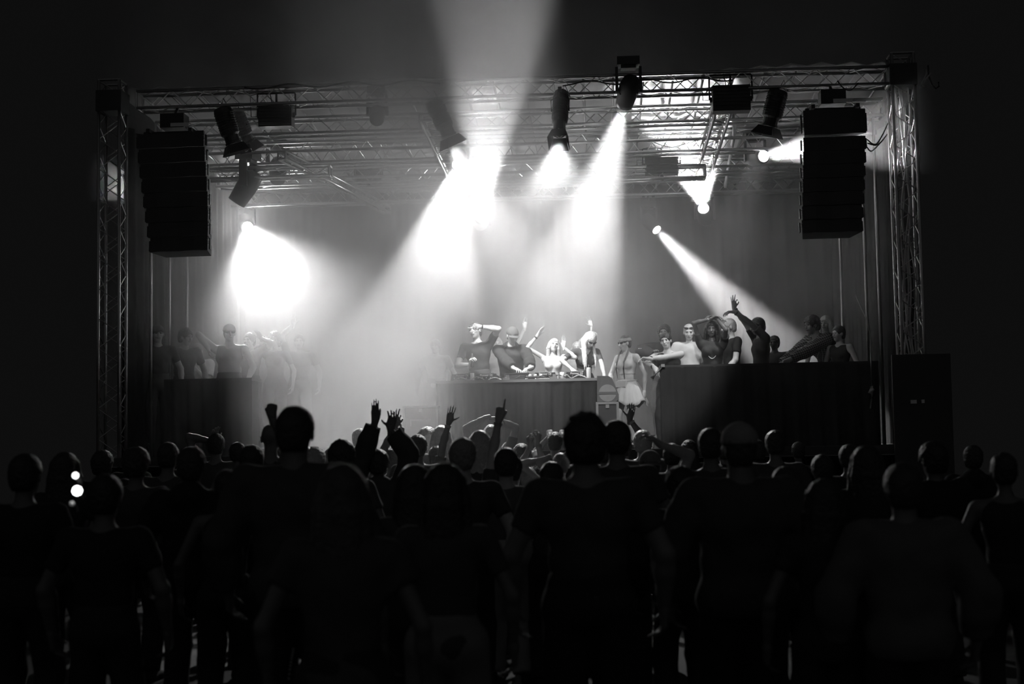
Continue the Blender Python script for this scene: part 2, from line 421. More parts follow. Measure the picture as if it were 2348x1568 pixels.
    if fine:
        hs.cap(Hd(0, 0.086, 0.012), Hd(0, 0.108, -0.03), 0.010*k, 0.0145*k, 0.012)
        hs.cap(Hd(-0.03, 0.078, 0.026), Hd(0.03, 0.078, 0.026), 0.012*k, None, 0.02)
        for q in (-1, 1):
            hs.ell(Hd(q*0.031, 0.094, 0.008), (0.017*k, 0.016*k, 0.012*k), rm, 0.012, True)
            hs.ell(Hd(q*0.04, 0.062, -0.022), (0.02*k, 0.02*k, 0.018*k), rm, 0.02)
        hs.ell(Hd(0, 0.083, -0.058), (0.024*k, 0.014*k, 0.011*k), rm, 0.012)
    for q in (-1, 1): hs.ell(Hd(q*0.078, -0.002, -0.005), (0.010*k, 0.020*k, 0.032*k), rm, 0.006)
    hs.cap(nb, hc-hu*0.03*H-hf*0.01*H, 0.053*bw*af, 0.050*bw*af, 0.02)
    sdf_obj('body', [s, hs]+hands, tone('skin', skin), root)
    if fine:
        dk = tone('hair', 0.03)
        for q in (-1, 1):
            e = Sdf(0.003, 0.002); e.ell(Hd(q*0.031, 0.081, 0.007), (0.0145*k, 0.009*k, 0.0065*k), rm); sdf_obj('eye', [e], M['eye'], root)
            e = Sdf(0.003, 0.002); e.cap(Hd(q*0.012, 0.092, 0.024), Hd(q*0.047, 0.080, 0.028), 0.0046*k, 0.0036*k); sdf_obj('eyebrow', [e], dk if hair[1] < .3 else tone('hair', 0.12), root)
        e = Sdf(0.003, 0.002); e.cap(Hd(-0.02, 0.088, -0.058), Hd(0.02, 0.088, -0.058), 0.0062*k); e.cap(Hd(-0.01, 0.096, -0.059), Hd(0.01, 0.096, -0.059), 0.006*k); sdf_obj('lips', [e], tone('skin', skin*0.42), root)
    # ---- trousers, shorts or skirt
    bt = bottom
    if bt and bt[0] in ('trousers', 'baggy', 'shorts'):
        g = 0.035 if bt[0] == 'baggy' else 0.014
        s = Sdf(hh, 0.03); s.ell(pv, (0.165*bw+g, 0.118*bw+g, 0.12*sc+g), Matrix((lt, ft, up_t)).transposed(), mk); s.ell(T(0, 0, 0.06*H), ((0.125 if fem else 0.146)*bw+g, 0.1*bw+g, 0.08*sc), Matrix((lt, ft, up_t)).transposed(), mk)
        for key in 'RL':
            hip, kn, an = LG[key]
            if bt[0] == 'shorts': s.cap(hip, hip.lerp(kn, .75), 0.087*bw+g, 0.08*bw+g, 0.04, flat=True)
            else: s.cap(hip, kn, 0.087*bw+g, 0.066*bw+g*1.3, 0.04); s.cap(kn, an, 0.066*bw+g*1.3, 0.055*bw+g*1.5, 0.02, flat=True)
        sdn = random.random()*9; s.disp = lambda p: noise3(p, 14, 0.007 if bt[0] == 'baggy' else 0.004, sdn)
        s.cut(T(0, 0, 0.082*H), up_t); sdf_obj(bt[0] if bt[0] == 'shorts' else 'trousers', [s], tone('denim', bt[1]), root)
    elif bt and bt[0] == 'skirt':
        n = 72; vs = []; fs = []; rows = 9; z1 = bt[2]
        for j in range(rows):
            u = j/(rows-1); z = 0.075*H-u*(z1)
            for i in range(n):
                a = 2*math.pi*i/n; pl = 1+0.05*u*math.sin(a*18)+0.03*u*math.sin(a*7+1)
                rx, ry = (0.125+0.19*u**0.8)*bw*pl, (0.10+0.17*u**0.8)*bw*pl
                zz = z+(0.03*u*math.sin(a*5+.5)+.02*u*math.sin(a*9))
                vs.append(pv+lt*rx*math.cos(a)+ft*ry*math.sin(a)+up_t*zz)
        fs = [(j*n+i, j*n+(i+1) % n, (j+1)*n+(i+1) % n, (j+1)*n+i) for j in range(rows-1) for i in range(n)]
        o = MB().add(vs, fs).build('skirt', tone('cloth', bt[1]), root, smooth=True)
        sm = o.modifiers.new('thick', 'SOLIDIFY'); sm.thickness = 0.004
    # ---- shoes
    if legs:
        for key, sg in (('R', -1), ('L', 1)):
            hip, kn, an = LG[key]; d_ = (fwd+left*sg*0.2).normalized(); s = Sdf(0.009, 0.02); z0 = an-up*0.02*H
            s.cap(z0-d_*0.02*H-up*.0, z0+d_*0.09*H-up*0.008*H, 0.044*sc, 0.036*sc); s.cap(an, z0, 0.045*sc, 0.048*sc)
            if 'boots' in acc: s.cap(an+up*0.10*H, an, 0.056*sc, 0.052*sc, flat=False)
            s.cut(base, (0, 0, -1)); sdf_obj('boot' if 'boots' in acc else 'shoe', [s], tone('cloth', 0.02), root)
            if 'socks' in acc: sdf_obj('sock', [Sdf(0.008, 0.01).cap(an+up*0.13*H, an.lerp(kn, .62), 0.056*sc, 0.058*sc)], tone('cloth', 0.7), root)
    # ---- upper garment
    tp = top
    if tp:
        g = {'tee': 0.014, 'loose': 0.03, 'hoodie': 0.032, 'jacket': 0.034, 'tank': 0.009, 'crop': 0.008, 'mesh': 0.008, 'blouse': 0.022}[tp[0]]
        s = Sdf(hh, 0.03); torso(s, g, hips=tp[0] not in ('crop',))
        if tp[0] not in ('tank', 'crop'):
            f1 = {'tee': 0.62, 'loose': 0.8, 'hoodie': 1.86, 'jacket': 1.9, 'mesh': 0.72, 'blouse': 0.45}[tp[0]]
            if 'rolled' in acc: f1 = 1.35
            for key in 'RL': arm(s, key, g*0.9, 0, f1, loose=0.012 if tp[0] in ('hoodie', 'jacket', 'loose') else 0.0)
            for q in (-1, 1): s.cap(nb-up_t*.03, T(q*sh*0.8, -0.01, 0.268*H), 0.035*bw+g*.6, 0.045*bw+g*.6, 0.03)
        else:
            for q in (-1, 1): s.cap(nb+lt*q*0.075*bw-up_t*0.03-ft*.02, T(q*0.085*bw, 0.07*bw, 0.2*H), 0.03*bw, 0.04*bw, 0.02)
            for q in (-1, 1): s.ell(S_['L' if q > 0 else 'R']+lt*q*0.03, (0.075*bw, 0.09*bw, 0.13*bw), Matrix((lt, ft, up_t)).transposed(), 0.012, True)
        if tp[0] == 'hoodie':
            s.ell(nb-ft*0.09*bw-up_t*0.02, (0.13*bw, 0.075*bw, 0.085*bw), Matrix((lt, ft, up_t)).transposed(), 0.04)
            s.cap(nb+up_t*0.0+ft*0.02, nb-ft*0.04, 0.078*bw, 0.09*bw, 0.03)
        s.ell(nb+up_t*0.045+ft*(0.045 if tp[0] != 'hoodie' else .03), (0.062*bw, 0.075*bw, (0.055 if tp[0] not in ('tank', 'crop', 'mesh') else 0.10)*bw), Matrix((lt, ft, up_t)).transposed(), 0.008, True)
        s.cut(T(0, 0, {'crop': 0.12*H, 'tank': -0.01*H, 'mesh': 0.13*H}.get(tp[0], -0.055*H)), -up_t)
        sdn = random.random()*9; am = {'tee': .006, 'tank': .003, 'crop': .003, 'mesh': .003}.get(tp[0], .010); s.disp = lambda p: noise3(p, 13, am, sdn)
        sdf_obj({'tee': 't_shirt', 'loose': 't_shirt', 'hoodie': 'hooded_sweater', 'jacket': 'jacket', 'tank': 'tank_top', 'crop': 'crop_top', 'mesh': 'crop_top', 'blouse': 'blouse'}[tp[0]], [s], tone('cloth', tp[1]), root)
    # ---- hair and headwear
    hm = tone('hair', hair[1]); st = hair[0]
    if st != 'bald':
        s = Sdf(0.0075 if fine else 0.011, 0.015); e = {'short': .014, 'quiff': .010, 'long': .014, 'curly': .024, 'afro': .045, 'cap': .006, 'bun': .010, 'tied': .007, 'hat': .006}[st]
        s.ell(Hd(0, -0.012, 0.034), (0.077*k+e, 0.094*k+e, 0.086*k+e), rm)
        s.ell(Hd(0, -0.045, -0.02), (0.066*k+e, 0.055*k+e, 0.07*k+e), rm, 0.02)
        s.ell(Hd(0, 0.10, -0.045), (0.072*k, 0.085*k, 0.098*k), rm, 0.012, True)
        if st not in ('long',): 
            for q in (-1, 1): s.ell(Hd(q*0.085, 0.012, -0.05), (0.03, 0.05*k, 0.06*k), rm, 0.01, True)
            s.ell(Hd(0, -0.02, -0.13), (0.11*k, 0.12*k, 0.055*k), rm, 0.01, True)
        if st == 'quiff':
            for i in range(9):
                a = -0.045+0.011*i; s.cap(Hd(a, 0.03+0.02*math.cos(a*30), 0.095), Hd(a*1.15, 0.075, 0.118+0.008*math.sin(i*2.1)), 0.018*k, 0.012*k, 0.01)
        if st == 'bun': s.ell(Hd(0, -0.05, 0.135), (0.035*k, 0.035*k, 0.03*k), rm, 0.01)
        if st == 'long':
            rnd = random.Random(int(head[0])); ln = hair[2] if len(hair) > 2 else 0.34
            for i in range(26):
                a = D2R(rnd.uniform(20, 340)) if i > 4 else D2R(180+20*(i-2)); sx, sy = math.sin(a), math.cos(a)
                if sy > 0.72: continue
                p0 = Hd(0.078*sx, 0.075*sy-0.015, 0.05); p1 = Hd(0.098*sx, 0.085*sy-0.015, -0.06)
                p2 = hc-up*(0.06+ln*0.5)*k+hl*0.115*sx*k+hf*(0.07*sy-0.03)*k; p3 = hc-up*(0.05+ln*rnd.uniform(.8, 1.08))*k+hl*(0.115*sx+rnd.uniform(-.02, .02))*k+hf*(0.085*sy-0.02)*k
                s.chain([p0, p1, p2, p3], [0.022*k, 0.024*k, 0.020*k, 0.006*k], 0.012)
        if st in ('curly', 'afro'): s.disp = lambda p: noise3(p, 95, 0.008)
        elif st == 'long': s.disp = lambda p: noise3(p*np.array([1, 1, .15], np.float32), 130, 0.003)
        else: s.disp = lambda p: noise3(p, 110, 0.004)
        sdf_obj('hair', [s], hm, root)
    if st in ('cap', 'hat') or 'cap' in acc:
        cv = hair[2] if len(hair) > 2 else 0.12; back = -1 if 'backwards' in acc else 1
        s = Sdf(0.0065, 0.01); s.ell(Hd(0, -0.010, 0.042), (0.090*k, 0.108*k, 0.096*k), rm); s.ell(Hd(0, -0.010, 0.035), (0.083*k, 0.101*k, 0.086*k), rm, 0.004, True)
        s.cut(Hd(0, 0, 0.028), -hu)
        co = sdf_obj('cap', [s], tone('cloth', cv), root)
        vs = []; fs = []; n = 15
        for lvl in (0, 1):
            for j in range(2):
                for i in range(n):
                    a = D2R(-62+124*i/(n-1)); r0 = 1.0; ex = (0.0, 0.075)[j]*math.cos(D2R((-62+124*i/(n-1))*1.2))**0.6 if j else 0
                    x = 0.086*math.sin(a)*(1+0.06*j); y = (0.096*math.cos(a)+ex); z = 0.034-0.22*x*x/0.086-0.20*ex+lvl*0.004
                    vs.append(Hd(x, back*y-0.01, z))
        for i in range(n-1):
            fs += [(i, i+1, n+i+1, n+i), (2*n+i, 3*n+i, 3*n+i+1, 2*n+i+1), (n+i, n+i+1, 3*n+i+1, 3*n+i), (i, 2*n+i, 2*n+i+1, i+1)]
        fs += [(0, n, 3*n, 2*n), (n-1, 3*n-1, 4*n-1, 2*n-1)]
        MB().add(vs, fs).build('cap_brim', tone('cloth', cv), root, smooth=False)
    if 'shades' in acc or 'shades_up' in acc:
        dz, dy = (0.07, -0.012) if 'shades_up' in acc else (0.006, 0.0)
        b = MB()
        for q in (-1, 1):
            b.prism([(q*0.006, 0.012), (q*0.03, 0.018), (q*0.07, 0.020), (q*0.066, -0.004), (q*0.04, -0.016), (q*0.014, -0.012)], Vector((0, 0, 0)), 0.006)
            b.box((q*0.074, -0.05, 0.012), (0.004, 0.11, 0.006))
        b.box((0, 0, 0.008), (0.02, 0.005, 0.004))
        b.v = [tuple(Hd(v[0], v[1]+0.100+dy-abs(v[0])*0.25, v[2]+dz)) for v in b.v]
        b.build('sunglasses', M['darklens'], root)
    if 'headband' in acc:
        s = Sdf(0.006, 0.01); s.ell(Hd(0, -0.010, 0.036), (0.086*k, 0.106*k, 0.10*k), rm); s.cut(Hd(0, 0, 0.078), hu); s.cut(Hd(0, 0, 0.030), -hu); sdf_obj('headscarf', [s], tone('cloth', 0.42), root)
    if 'glasses' in acc: pass
    if 'headphones' in acc:
        b = MB(); pts = [nb+lt*0.085*math.sin(a)+ft*(0.075+0.045*math.cos(a))+up_t*(-0.01+0.02*math.cos(a)) for a in [D2R(x) for x in range(-110, 111, 20)]]
        b.path(pts, 0.007, 8); o = b.build('headphones', M['blackmetal'], root, smooth=True)
        for q in (0, -1): e = MB().tube(pts[q]-ft*.012, pts[q]+ft*.028, 0.036, 16); e.build('ear_cup', M['blackmetal'], o if False else root)
    if 'necklace' in acc:
        b = MB(); pts = [nb+lt*0.072*bw*math.sin(a)+ft*(0.02+0.085*bw*math.cos(a))-up_t*(0.035+0.03*math.cos(a)) for a in [D2R(x) for x in range(-150, 151, 20)]]
        b.path(pts, 0.0045, 6).build('necklace', M['alu'], root, smooth=True)
    for key, cfg in (('R', R), ('L', L)):
        if cfg and cfg.get('band'):
            a, e, w = arms[key]; d_ = (w-e).normalized(); c = w-d_*0.035
            MB().tube(c-d_*0.012, c+d_*0.012, 0.036*bw*af, 14).build('wristband', tone('cloth', cfg['band'] if isinstance(cfg['band'], float) else 0.02), root)
    root['_H'] = H; del root['_H']
    PEOPLE.append((label[:40], round(H, 2)))
    return dict(root=root, head=Hd, nb=nb, pv=pv, T=T, arms=arms, H=H, bw=bw, fwd=fwd, left=left, lt=lt, ft=ft, up_t=up_t, hands={'R': R, 'L': L}, hu=hu, hf=hf, hl=hl, LG=LG, S=S_)
M['eye'] = mat('eye', 0.05, 0.15)
# ------------------------------------------------------------------ ground, stage deck, drapes, roof canvas
def struct(name, mb, m, smooth=False): return tag(mb.build(name, m, smooth=smooth), kind='structure')
struct('ground', MB().box((0, 14, -0.1), (60, 44, 0.2)), M['ground'])
struct('stage_deck', MB().box((0, 23.35, 1.44), (11.5, 7.5, 0.12)), M['deck'])
def drape(p0, p1, z0, z1, amp, wl, nm, slack=0.0):
    p0, p1 = Vector((*p0, 0)), Vector((*p1, 0)); d = p1-p0; n = max(int(d.length/wl*10), 8); u = d.normalized(); nn = Vector((-u.y, u.x, 0)); vs = []; rz = 7
    for j in range(rz+1):
        z = z0+(z1-z0)*j/rz; k = 1-0.45*j/rz
        for i in range(n+1):
            s_ = d.length*i/n; o = amp*k*(math.sin(2*math.pi*s_/wl+0.8*math.sin(s_*1.7))+0.4*math.sin(2*math.pi*s_/wl*2.3+j*.2))
            vs.append(p0+u*s_+nn*o+Vector((0, 0, z)))
    fs = [(j*(n+1)+i, j*(n+1)+i+1, (j+1)*(n+1)+i+1, (j+1)*(n+1)+i) for j in range(rz) for i in range(n)]
    return MB().add(vs, fs)
o = drape((-5.7, 19.58), (5.7, 19.58), 0.0, 1.37, 0.025, 0.3, 'x').build('stage_skirt', M['drape'], smooth=True); tag(o, 'black pleated skirt hanging along the front edge of the stage', 'curtain')
o = drape((-5.6, 26.98), (5.6, 26.98), 1.5, 6.3, 0.05, 0.4, 'x').build('back_curtain', M['drape'], smooth=True); tag(o, 'wide black curtain closing the back of the stage', 'curtain')
o = drape((-5.62, 20.1), (-5.62, 26.85), 1.5, 6.35, 0.06, 0.45, 'x').build('side_curtain', M['drape'], smooth=True); tag(o, 'black curtain along the left side of the hazy stage', 'curtain')
o = drape((5.62, 20.1), (5.62, 26.85), 1.5, 6.35, 0.06, 0.45, 'x').build('side_curtain', M['drape'], smooth=True); tag(o, 'black curtain along the right side of the stage behind the cable-filled tower', 'curtain')
# canvas roof, sagging between its tubes
vs = []; nx, ny = 54, 14
for j in range(ny+1):
    for i in range(nx+1):
        x = -5.7+11.4*i/nx; y = 20.0+7.2*j/ny
        vs.append((x, y, 6.84-0.34*j/ny+0.025*math.sin(x*14.6)+0.02*math.sin(y*3+x)+0.015*math.sin(y*7.1-2*x)))
fs = [(j*(nx+1)+i, (j+1)*(nx+1)+i, (j+1)*(nx+1)+i+1, j*(nx+1)+i+1) for j in range(ny) for i in range(nx)]
o = MB().add(vs, fs).build('roof_canopy', M['canvas'], smooth=True); tag(o, 'grey canvas roof stretched over the stage trusses', 'canopy')
sm = o.modifiers.new('thick', 'SOLIDIFY'); sm.thickness = 0.01

# ------------------------------------------------------------------ trusses
def truss(name, a, b, w, h, label, group=None, wdir=(0, 1, 0), rc=0.024, rl=0.0075, pitch=0.5, ends=True):
    a, b = Vector(a), Vector(b); d = (b-a).normalized(); wd = Vector(wdir); wd = (wd-d*wd.dot(d)).normalized(); hd = d.cross(wd); L = (b-a).length
    if hd.z < -0.1: hd = -hd
    r = thing(name, a, label, 'truss', group); cs = [(-1, -1), (1, -1), (1, 1), (-1, 1)]
    cor = [wd*w/2*p+hd*h/2*q for p, q in cs]
    for c in cor: MB().tube(a+c, b+c, rc, 8).build('chord', M['alu'], r, smooth=True)
    n = max(2, int(round(L/pitch)))
    for f in range(4):
        c0, c1 = cor[f], cor[(f+1) % 4]; mb = MB()
        for i in range(n):
            p, q, m_ = a+d*L*i/n, a+d*L*(i+1)/n, a+d*L*(i+.5)/n
            mb.tube(p+c0, m_+c1, rl, 5); mb.tube(m_+c1, q+c0, rl, 5)
        mb.build('lacing', M['alu'], r)
    for e in ((a, b) if ends else ()):
        mb = MB()
        for f in range(4): mb.tube(e+cor[f], e+cor[(f+1) % 4], rc*.8, 6)
        mb.build('end_frame', M['alu'], r)
    return r
RT = 'box trusses carrying the stage roof'
truss('roof_truss', (-5.3, 19.8, 6.6), (5.3, 19.8, 6.6), 0.29, 0.24, 'long aluminium box truss along the front edge of the stage roof', RT)
truss('roof_truss', (-5.5, 21.3, 6.50), (5.5, 21.3, 6.50), 0.29, 0.24, 'second aluminium cross truss behind the front roof truss', RT)
truss('roof_truss', (-5.5, 22.9, 6.42), (5.5, 22.9, 6.42), 0.29, 0.34, 'middle aluminium cross truss halfway to the back of the stage roof', RT)
truss('roof_truss', (-5.5, 24.7, 6.36), (5.5, 24.7, 6.36), 0.29, 0.26, 'fourth aluminium cross truss, next to the rear one', RT)
truss('roof_truss', (-5.4, 26.3, 6.29), (5.4, 26.3, 6.29), 0.29, 0.27, 'rear aluminium cross truss above the black back curtain', RT)
truss('roof_truss', (-1.15, 20.0, 6.30), (-1.15, 24.5, 6.12), 0.26, 0.10, 'narrow truss running front to back left of the bright upward beam', RT, wdir=(1, 0, 0))
truss('roof_truss', (3.05, 20.0, 6.36), (3.05, 26.1, 6.10), 0.22, 0.22, 'truss running front to back at the right, holding hanging cables', RT, wdir=(1, 0, 0))
truss('roof_truss', (-3.6, 21.4, 6.1), (-2.7, 26.2, 6.0), 0.12, 0.12, 'thin truss running back under the left half of the roof', RT, wdir=(1, 0, 0))
truss('roof_truss', (-5.3, 22.2, 5.98), (-3.0, 22.2, 5.98), 0.22, 0.16, 'short low truss at the left behind the hanging loudspeakers', RT)
truss('roof_truss', (1.4, 23.2, 5.98), (3.0, 23.2, 5.98), 0.22, 0.2, 'short low truss at the right carrying the ribbed floodlight', RT)
for i in range(26):
    x = -5.35+i*0.428
    o = MB().tube((x, 19.95, 6.76), (x, 27.0, 6.42), 0.017, 6).build('roof_tube', M['alu'], loc=(x, 19.95, 6.76), smooth=True)
    tag(o, 'thin aluminium tube running front to back right under the canvas roof', 'tube', 'roof tubes under the canvas')
for (x, y, z) in ((0, 22.0, 6.28), (0, 23.8, 6.18), (0, 25.6, 6.05)):
    o = MB().tube((-5.5, y, z), (5.5, y, z), 0.026, 8).build('cross_pipe', M['alu'], loc=(-5.5, y, z), smooth=True)
    tag(o, {22.0: 'round cross pipe between the second and middle roof trusses', 23.8: 'round cross pipe behind the middle roof truss', 25.6: 'round cross pipe just in front of the rear roof truss'}[y], 'pipe', 'cross pipes')

def tower(x, y, label, z1=6.9, w=0.30, rc=0.024):
    r = truss('tower_truss', (x, y, 0.06), (x, y, z1), w, w, label, 'upright corner trusses', wdir=(1, 0, 0), pitch=0.42, rc=rc)
    MB().box((x, y, 0.03), (0.8, 0.8, 0.06)).build('base_plate', M['blackmetal'], r)
    MB().box((x, y, 6.6), (w+0.07, w+0.07, 0.30)).build('sleeve_block', M['blackmetal'], r)
    return r
TL = tower(-5.70, 19.8, 'front left upright truss tower, dark with thin bright edges')
TR = tower(5.49, 19.8, 'front right upright truss tower filled with bright cables')
# cables inside and outside the right tower
rnd = random.Random(3)
for c in range(6):
    pts = []; x0 = 5.40+0.03*c; ph = rnd.uniform(0, 6)
    for k in range(46):
        z = 6.55-k*0.088; pts.append((x0+0.035*math.sin(z*2.1+ph)+0.02*math.sin(z*5.3+ph*2), 19.78+0.04*math.cos(z*1.7+ph), z))
    o = MB().path(pts, 0.011 if c % 2 else 0.015, 6).build('tower_cable', M['palecable'], loc=pts[0], smooth=True)
    tag(o, 'pale cable running down inside the front right tower', 'cable', 'cables down the right tower')
for c in range(3):
    pts = [P(2122+6*c, 160+4*c, 19.7), P(2124+9*c, 170, 19.7), P(2118+4*c, 182, 19.65), P(2110+5*c, 195, 19.7), P(2112+7*c, 200, 19.7)]
    if c == 2: pts = [P(2128, 150, 19.7), P(2130, 175, 19.7), P(2137, 195, 19.7), P(2146, 203, 19.7), P(2153, 198, 19.7), P(2152, 188, 19.7)]
    o = MB().path(pts, 0.012, 6).build('loose_cable', M['palecable'] if c < 2 else M['cable'], loc=pts[0], smooth=True)
    tag(o, ['bright cable end hanging outside the top of the right tower', 'second bright cable end hanging outside the top of the right tower', 'dark looped cable hanging outside the top of the right tower'][c], 'cable')
# cable loops from right loudspeaker stack to tower and along the front truss
def cable(pts, label, r=0.012, m='cable', name='cable', group=None):
    q = []
    for i in range(len(pts)-1):   # smooth it
        p0, p1, p2, p3 = [Vector(pts[max(0, min(len(pts)-1, i+k))]) for k in (-1, 0, 1, 2)]
        for t in (0, .25, .5, .75): q.append(0.5*((2*p1)+(-p0+p2)*t+(2*p0-5*p1+4*p2-p3)*t*t+(-p0+3*p1-3*p2+p3)*t**3))
    q.append(Vector(pts[-1]))
    o = MB().path(q, r, 6).build(name, M[m], loc=q[0], smooth=True); return tag(o, label, 'cable', group)
for k, (a, b, c, lb) in enumerate((((1988, 320), (2010, 330), (2036, 283), 'upper black cable looping from the right loudspeakers to the tower'), ((1988, 328), (2012, 332), (2034, 308), 'middle black cable looping from the right loudspeakers to the tower'), ((1988, 338), (2000, 346), (2026, 318), 'lowest black cable looping from the right loudspeakers to the tower'))):
    cable([P(*a, 19.4), P(*b, 19.4), P(*c, 19.65)], lb, 0.010)
cable([P(1920, 185, 19.6), P(1935, 203, 19.6), P(1952, 206, 19.6), P(1968, 190, 19.6)], 'black cable sagging under the front truss above the right loudspeakers', 0.010)
cable([P(x, 198+5*math.sin(x*.045)-(x-640)*.03, 19.62) for x in range(560, 1040, 30)], 'cable strung along the left half of the front truss', 0.010)
cable([P(x, 192+5*math.sin(x*.05)-(x-1300)*.03, 19.62) for x in range(1290, 1700, 26)], 'cable strung along the right half of the front truss', 0.010)
cable([P(1490, 322, 23.0), P(1540, 338, 23.0), P(1600, 322, 23.0), P(1660, 318, 23.0)], 'thin cable drooping below the low right truss', 0.008)
cable([P(1672, 235, 20.2), P(1684, 290, 22.0), P(1676, 350, 24.2), P(1663, 428, 26.0)], 'thick cable bundle running back along the right roof truss', 0.030, 'palecable')
for k, (px, y0, y1, Y, lb) in enumerate(((346, 300, 745, 20.9, 'scaffold pole beside the left curtain, nearest the tower'), (388, 320, 720, 21.8, 'scaffold pole beside the left curtain, second from the tower'), (428, 330, 700, 22.7, 'scaffold pole beside the left curtain, third from the tower'), (545, 400, 800, 25.6, 'faint far pole in the haze near the back left corner'),
                                       (1921, 400, 1010, 23.3, 'thin upright pole at the right behind the plaid shirt'), (2007, 420, 1010, 21.0, 'thin upright pole next to the right tower'), (1978, 430, 1010, 21.8, 'faint upright pole between the right loudspeakers and tower'))):
    a = P(px, y0, Y); b = Vector((a.x, a.y, 1.5)); a.z = 6.3
    tag(MB().tube(b, a, 0.024, 8).build('scaffold_pole', M['alu'], loc=b, smooth=True), lb, 'pole', 'upright scaffold poles')

# ------------------------------------------------------------------ hanging loudspeaker stacks
def line_array(rows, Y, label, grp, hinge=1, name='line_array'):
    """rows: (x left, x right, y top, y bottom) of each cabinet in picture pixels; hinge side +1 right, -1 left"""
    top = P((rows[0][0]+rows[0][1])/2, rows[0][2], Y); r = thing(name, top, label, 'loudspeaker', grp)
    for i, (x0, x1, y0, y1) in enumerate(rows):
        a, b, c, d = P(x0, y0, Y), P(x1, y0, Y), P(x1, y1, Y), P(x0, y1, Y); tilt = 0.006*i*i*0.35; dep = 0.42
        ctr = (a+b+c+d)/4; w = ((b-a).length+(c-d).length)/2; hgt = (a-d).length*0.965
        rot = Matrix.Rotation(-tilt*1.2, 3, 'X') @ Matrix.Rotation(math.atan2(-(d.x-a.x), hgt)*-0.5, 3, 'Y') @ Matrix.Rotation(D2R(-3*hinge), 3, 'Z')
        m = MB(); hx, hz = w/2, hgt/2
        for zz in (-hz, hz):
            k = 1.0
            for x, y in ((-hx, 0), (-hx*.55, -0.03), (0, 0.0), (hx*.55, -0.03), (hx, 0), (hx*.8, dep), (-hx*.8, dep)):
                m.v.append(tuple(ctr+rot@Vector((x, y, zz*(1.0 if y < .1 else 0.72)))))
        m.f = [(6,5,4,3,2,1,0), (7,8,9,10,11,12,13)]+[(q, (q+1) % 7, 7+(q+1) % 7, 7+q) for q in range(7)]
        cb = m.build('cabinet', M['blackbox'], r)
        g = MB(); g.box(ctr+rot@Vector((0, -0.035, 0)), (w*0.93, 0.012, hgt*0.86), rot); g.build('grille', M['blackmetal'], cb, loc=None) if False else None
        for sg in (-1, 1):
            MB().box(ctr+rot@Vector((sg*(hx+(0.028 if sg == hinge else .008)), 0.03, -hz*0.1)), (0.016, 0.05, hgt*0.74), rot).build('hinge', M['blackmetal'], r)
            if sg == hinge: MB().path([ctr+rot@Vector((sg*hx*.97, 0.0, hz*.5)), ctr+rot@Vector((sg*(hx+.022), 0.03, hz*.42)), ctr+rot@Vector((sg*(hx+.022), 0.04, hz*.1)), ctr+rot@Vector((sg*hx*.97, 0.02, -.1*hz))], 0.006, 5).build('latch_bar', M['alu'], r)
    a, b = P(rows[0][0]+8, rows[0][2]-6, Y), P(rows[0][1]-8, rows[0][2]-6, Y); mid = (a+b)/2
    MB().box(mid+Vector((0, .18, -.005)), ((b-a).length, 0.06, 0.05)).box(mid+Vector((-.3, .18, -.005)), (0.05, 0.5, 0.05)).box(mid+Vector((.3, .18, -.005)), (0.05, 0.5, 0.05)).build('flying_frame', M['blackmetal'], r)
    m = MB().box(mid+Vector((0, .2, .16)), (0.34, 0.26, 0.2)); h_ = m.build('chain_hoist', M['blackmetal'], r)
    MB().tube(mid+Vector((0, .2, .25)), Vector((mid.x, 19.72, 6.5)), 0.02, 8).build('chain', M['blackmetal'], r)
    MB().box(mid+Vector((.12, .05, .09)), (0.26, 0.02, 0.05)).build('hoist_label', M['alu'], r)
    return r
n = 8; rows = []
for i in range(n):
    u = i/n; v = (i+1)/n
    L = lambda t: 312+33*t**1.15; Rr = lambda t: 466+14*math.sin(t*1.9)*1.0
    rows.append(((L(u)+L(v))/2, (Rr(u)+Rr(v))/2-3*u, 305+272*u, 305+272*v))
line_array(rows, 19.35, 'curved column of black loudspeaker cabinets hanging at the left of the stage', 'hanging loudspeaker columns', 1)
rows = [(1842, 1986, 250, 308)]
for i in range(7): rows.append((1842-i*0.6, 1986-i*1.5, 313+i*31.5, 313+(i+1)*31.5))
line_array(rows, 19.35, 'straight column of black loudspeaker cabinets hanging at the right of the stage', 'hanging loudspeaker columns', -1)

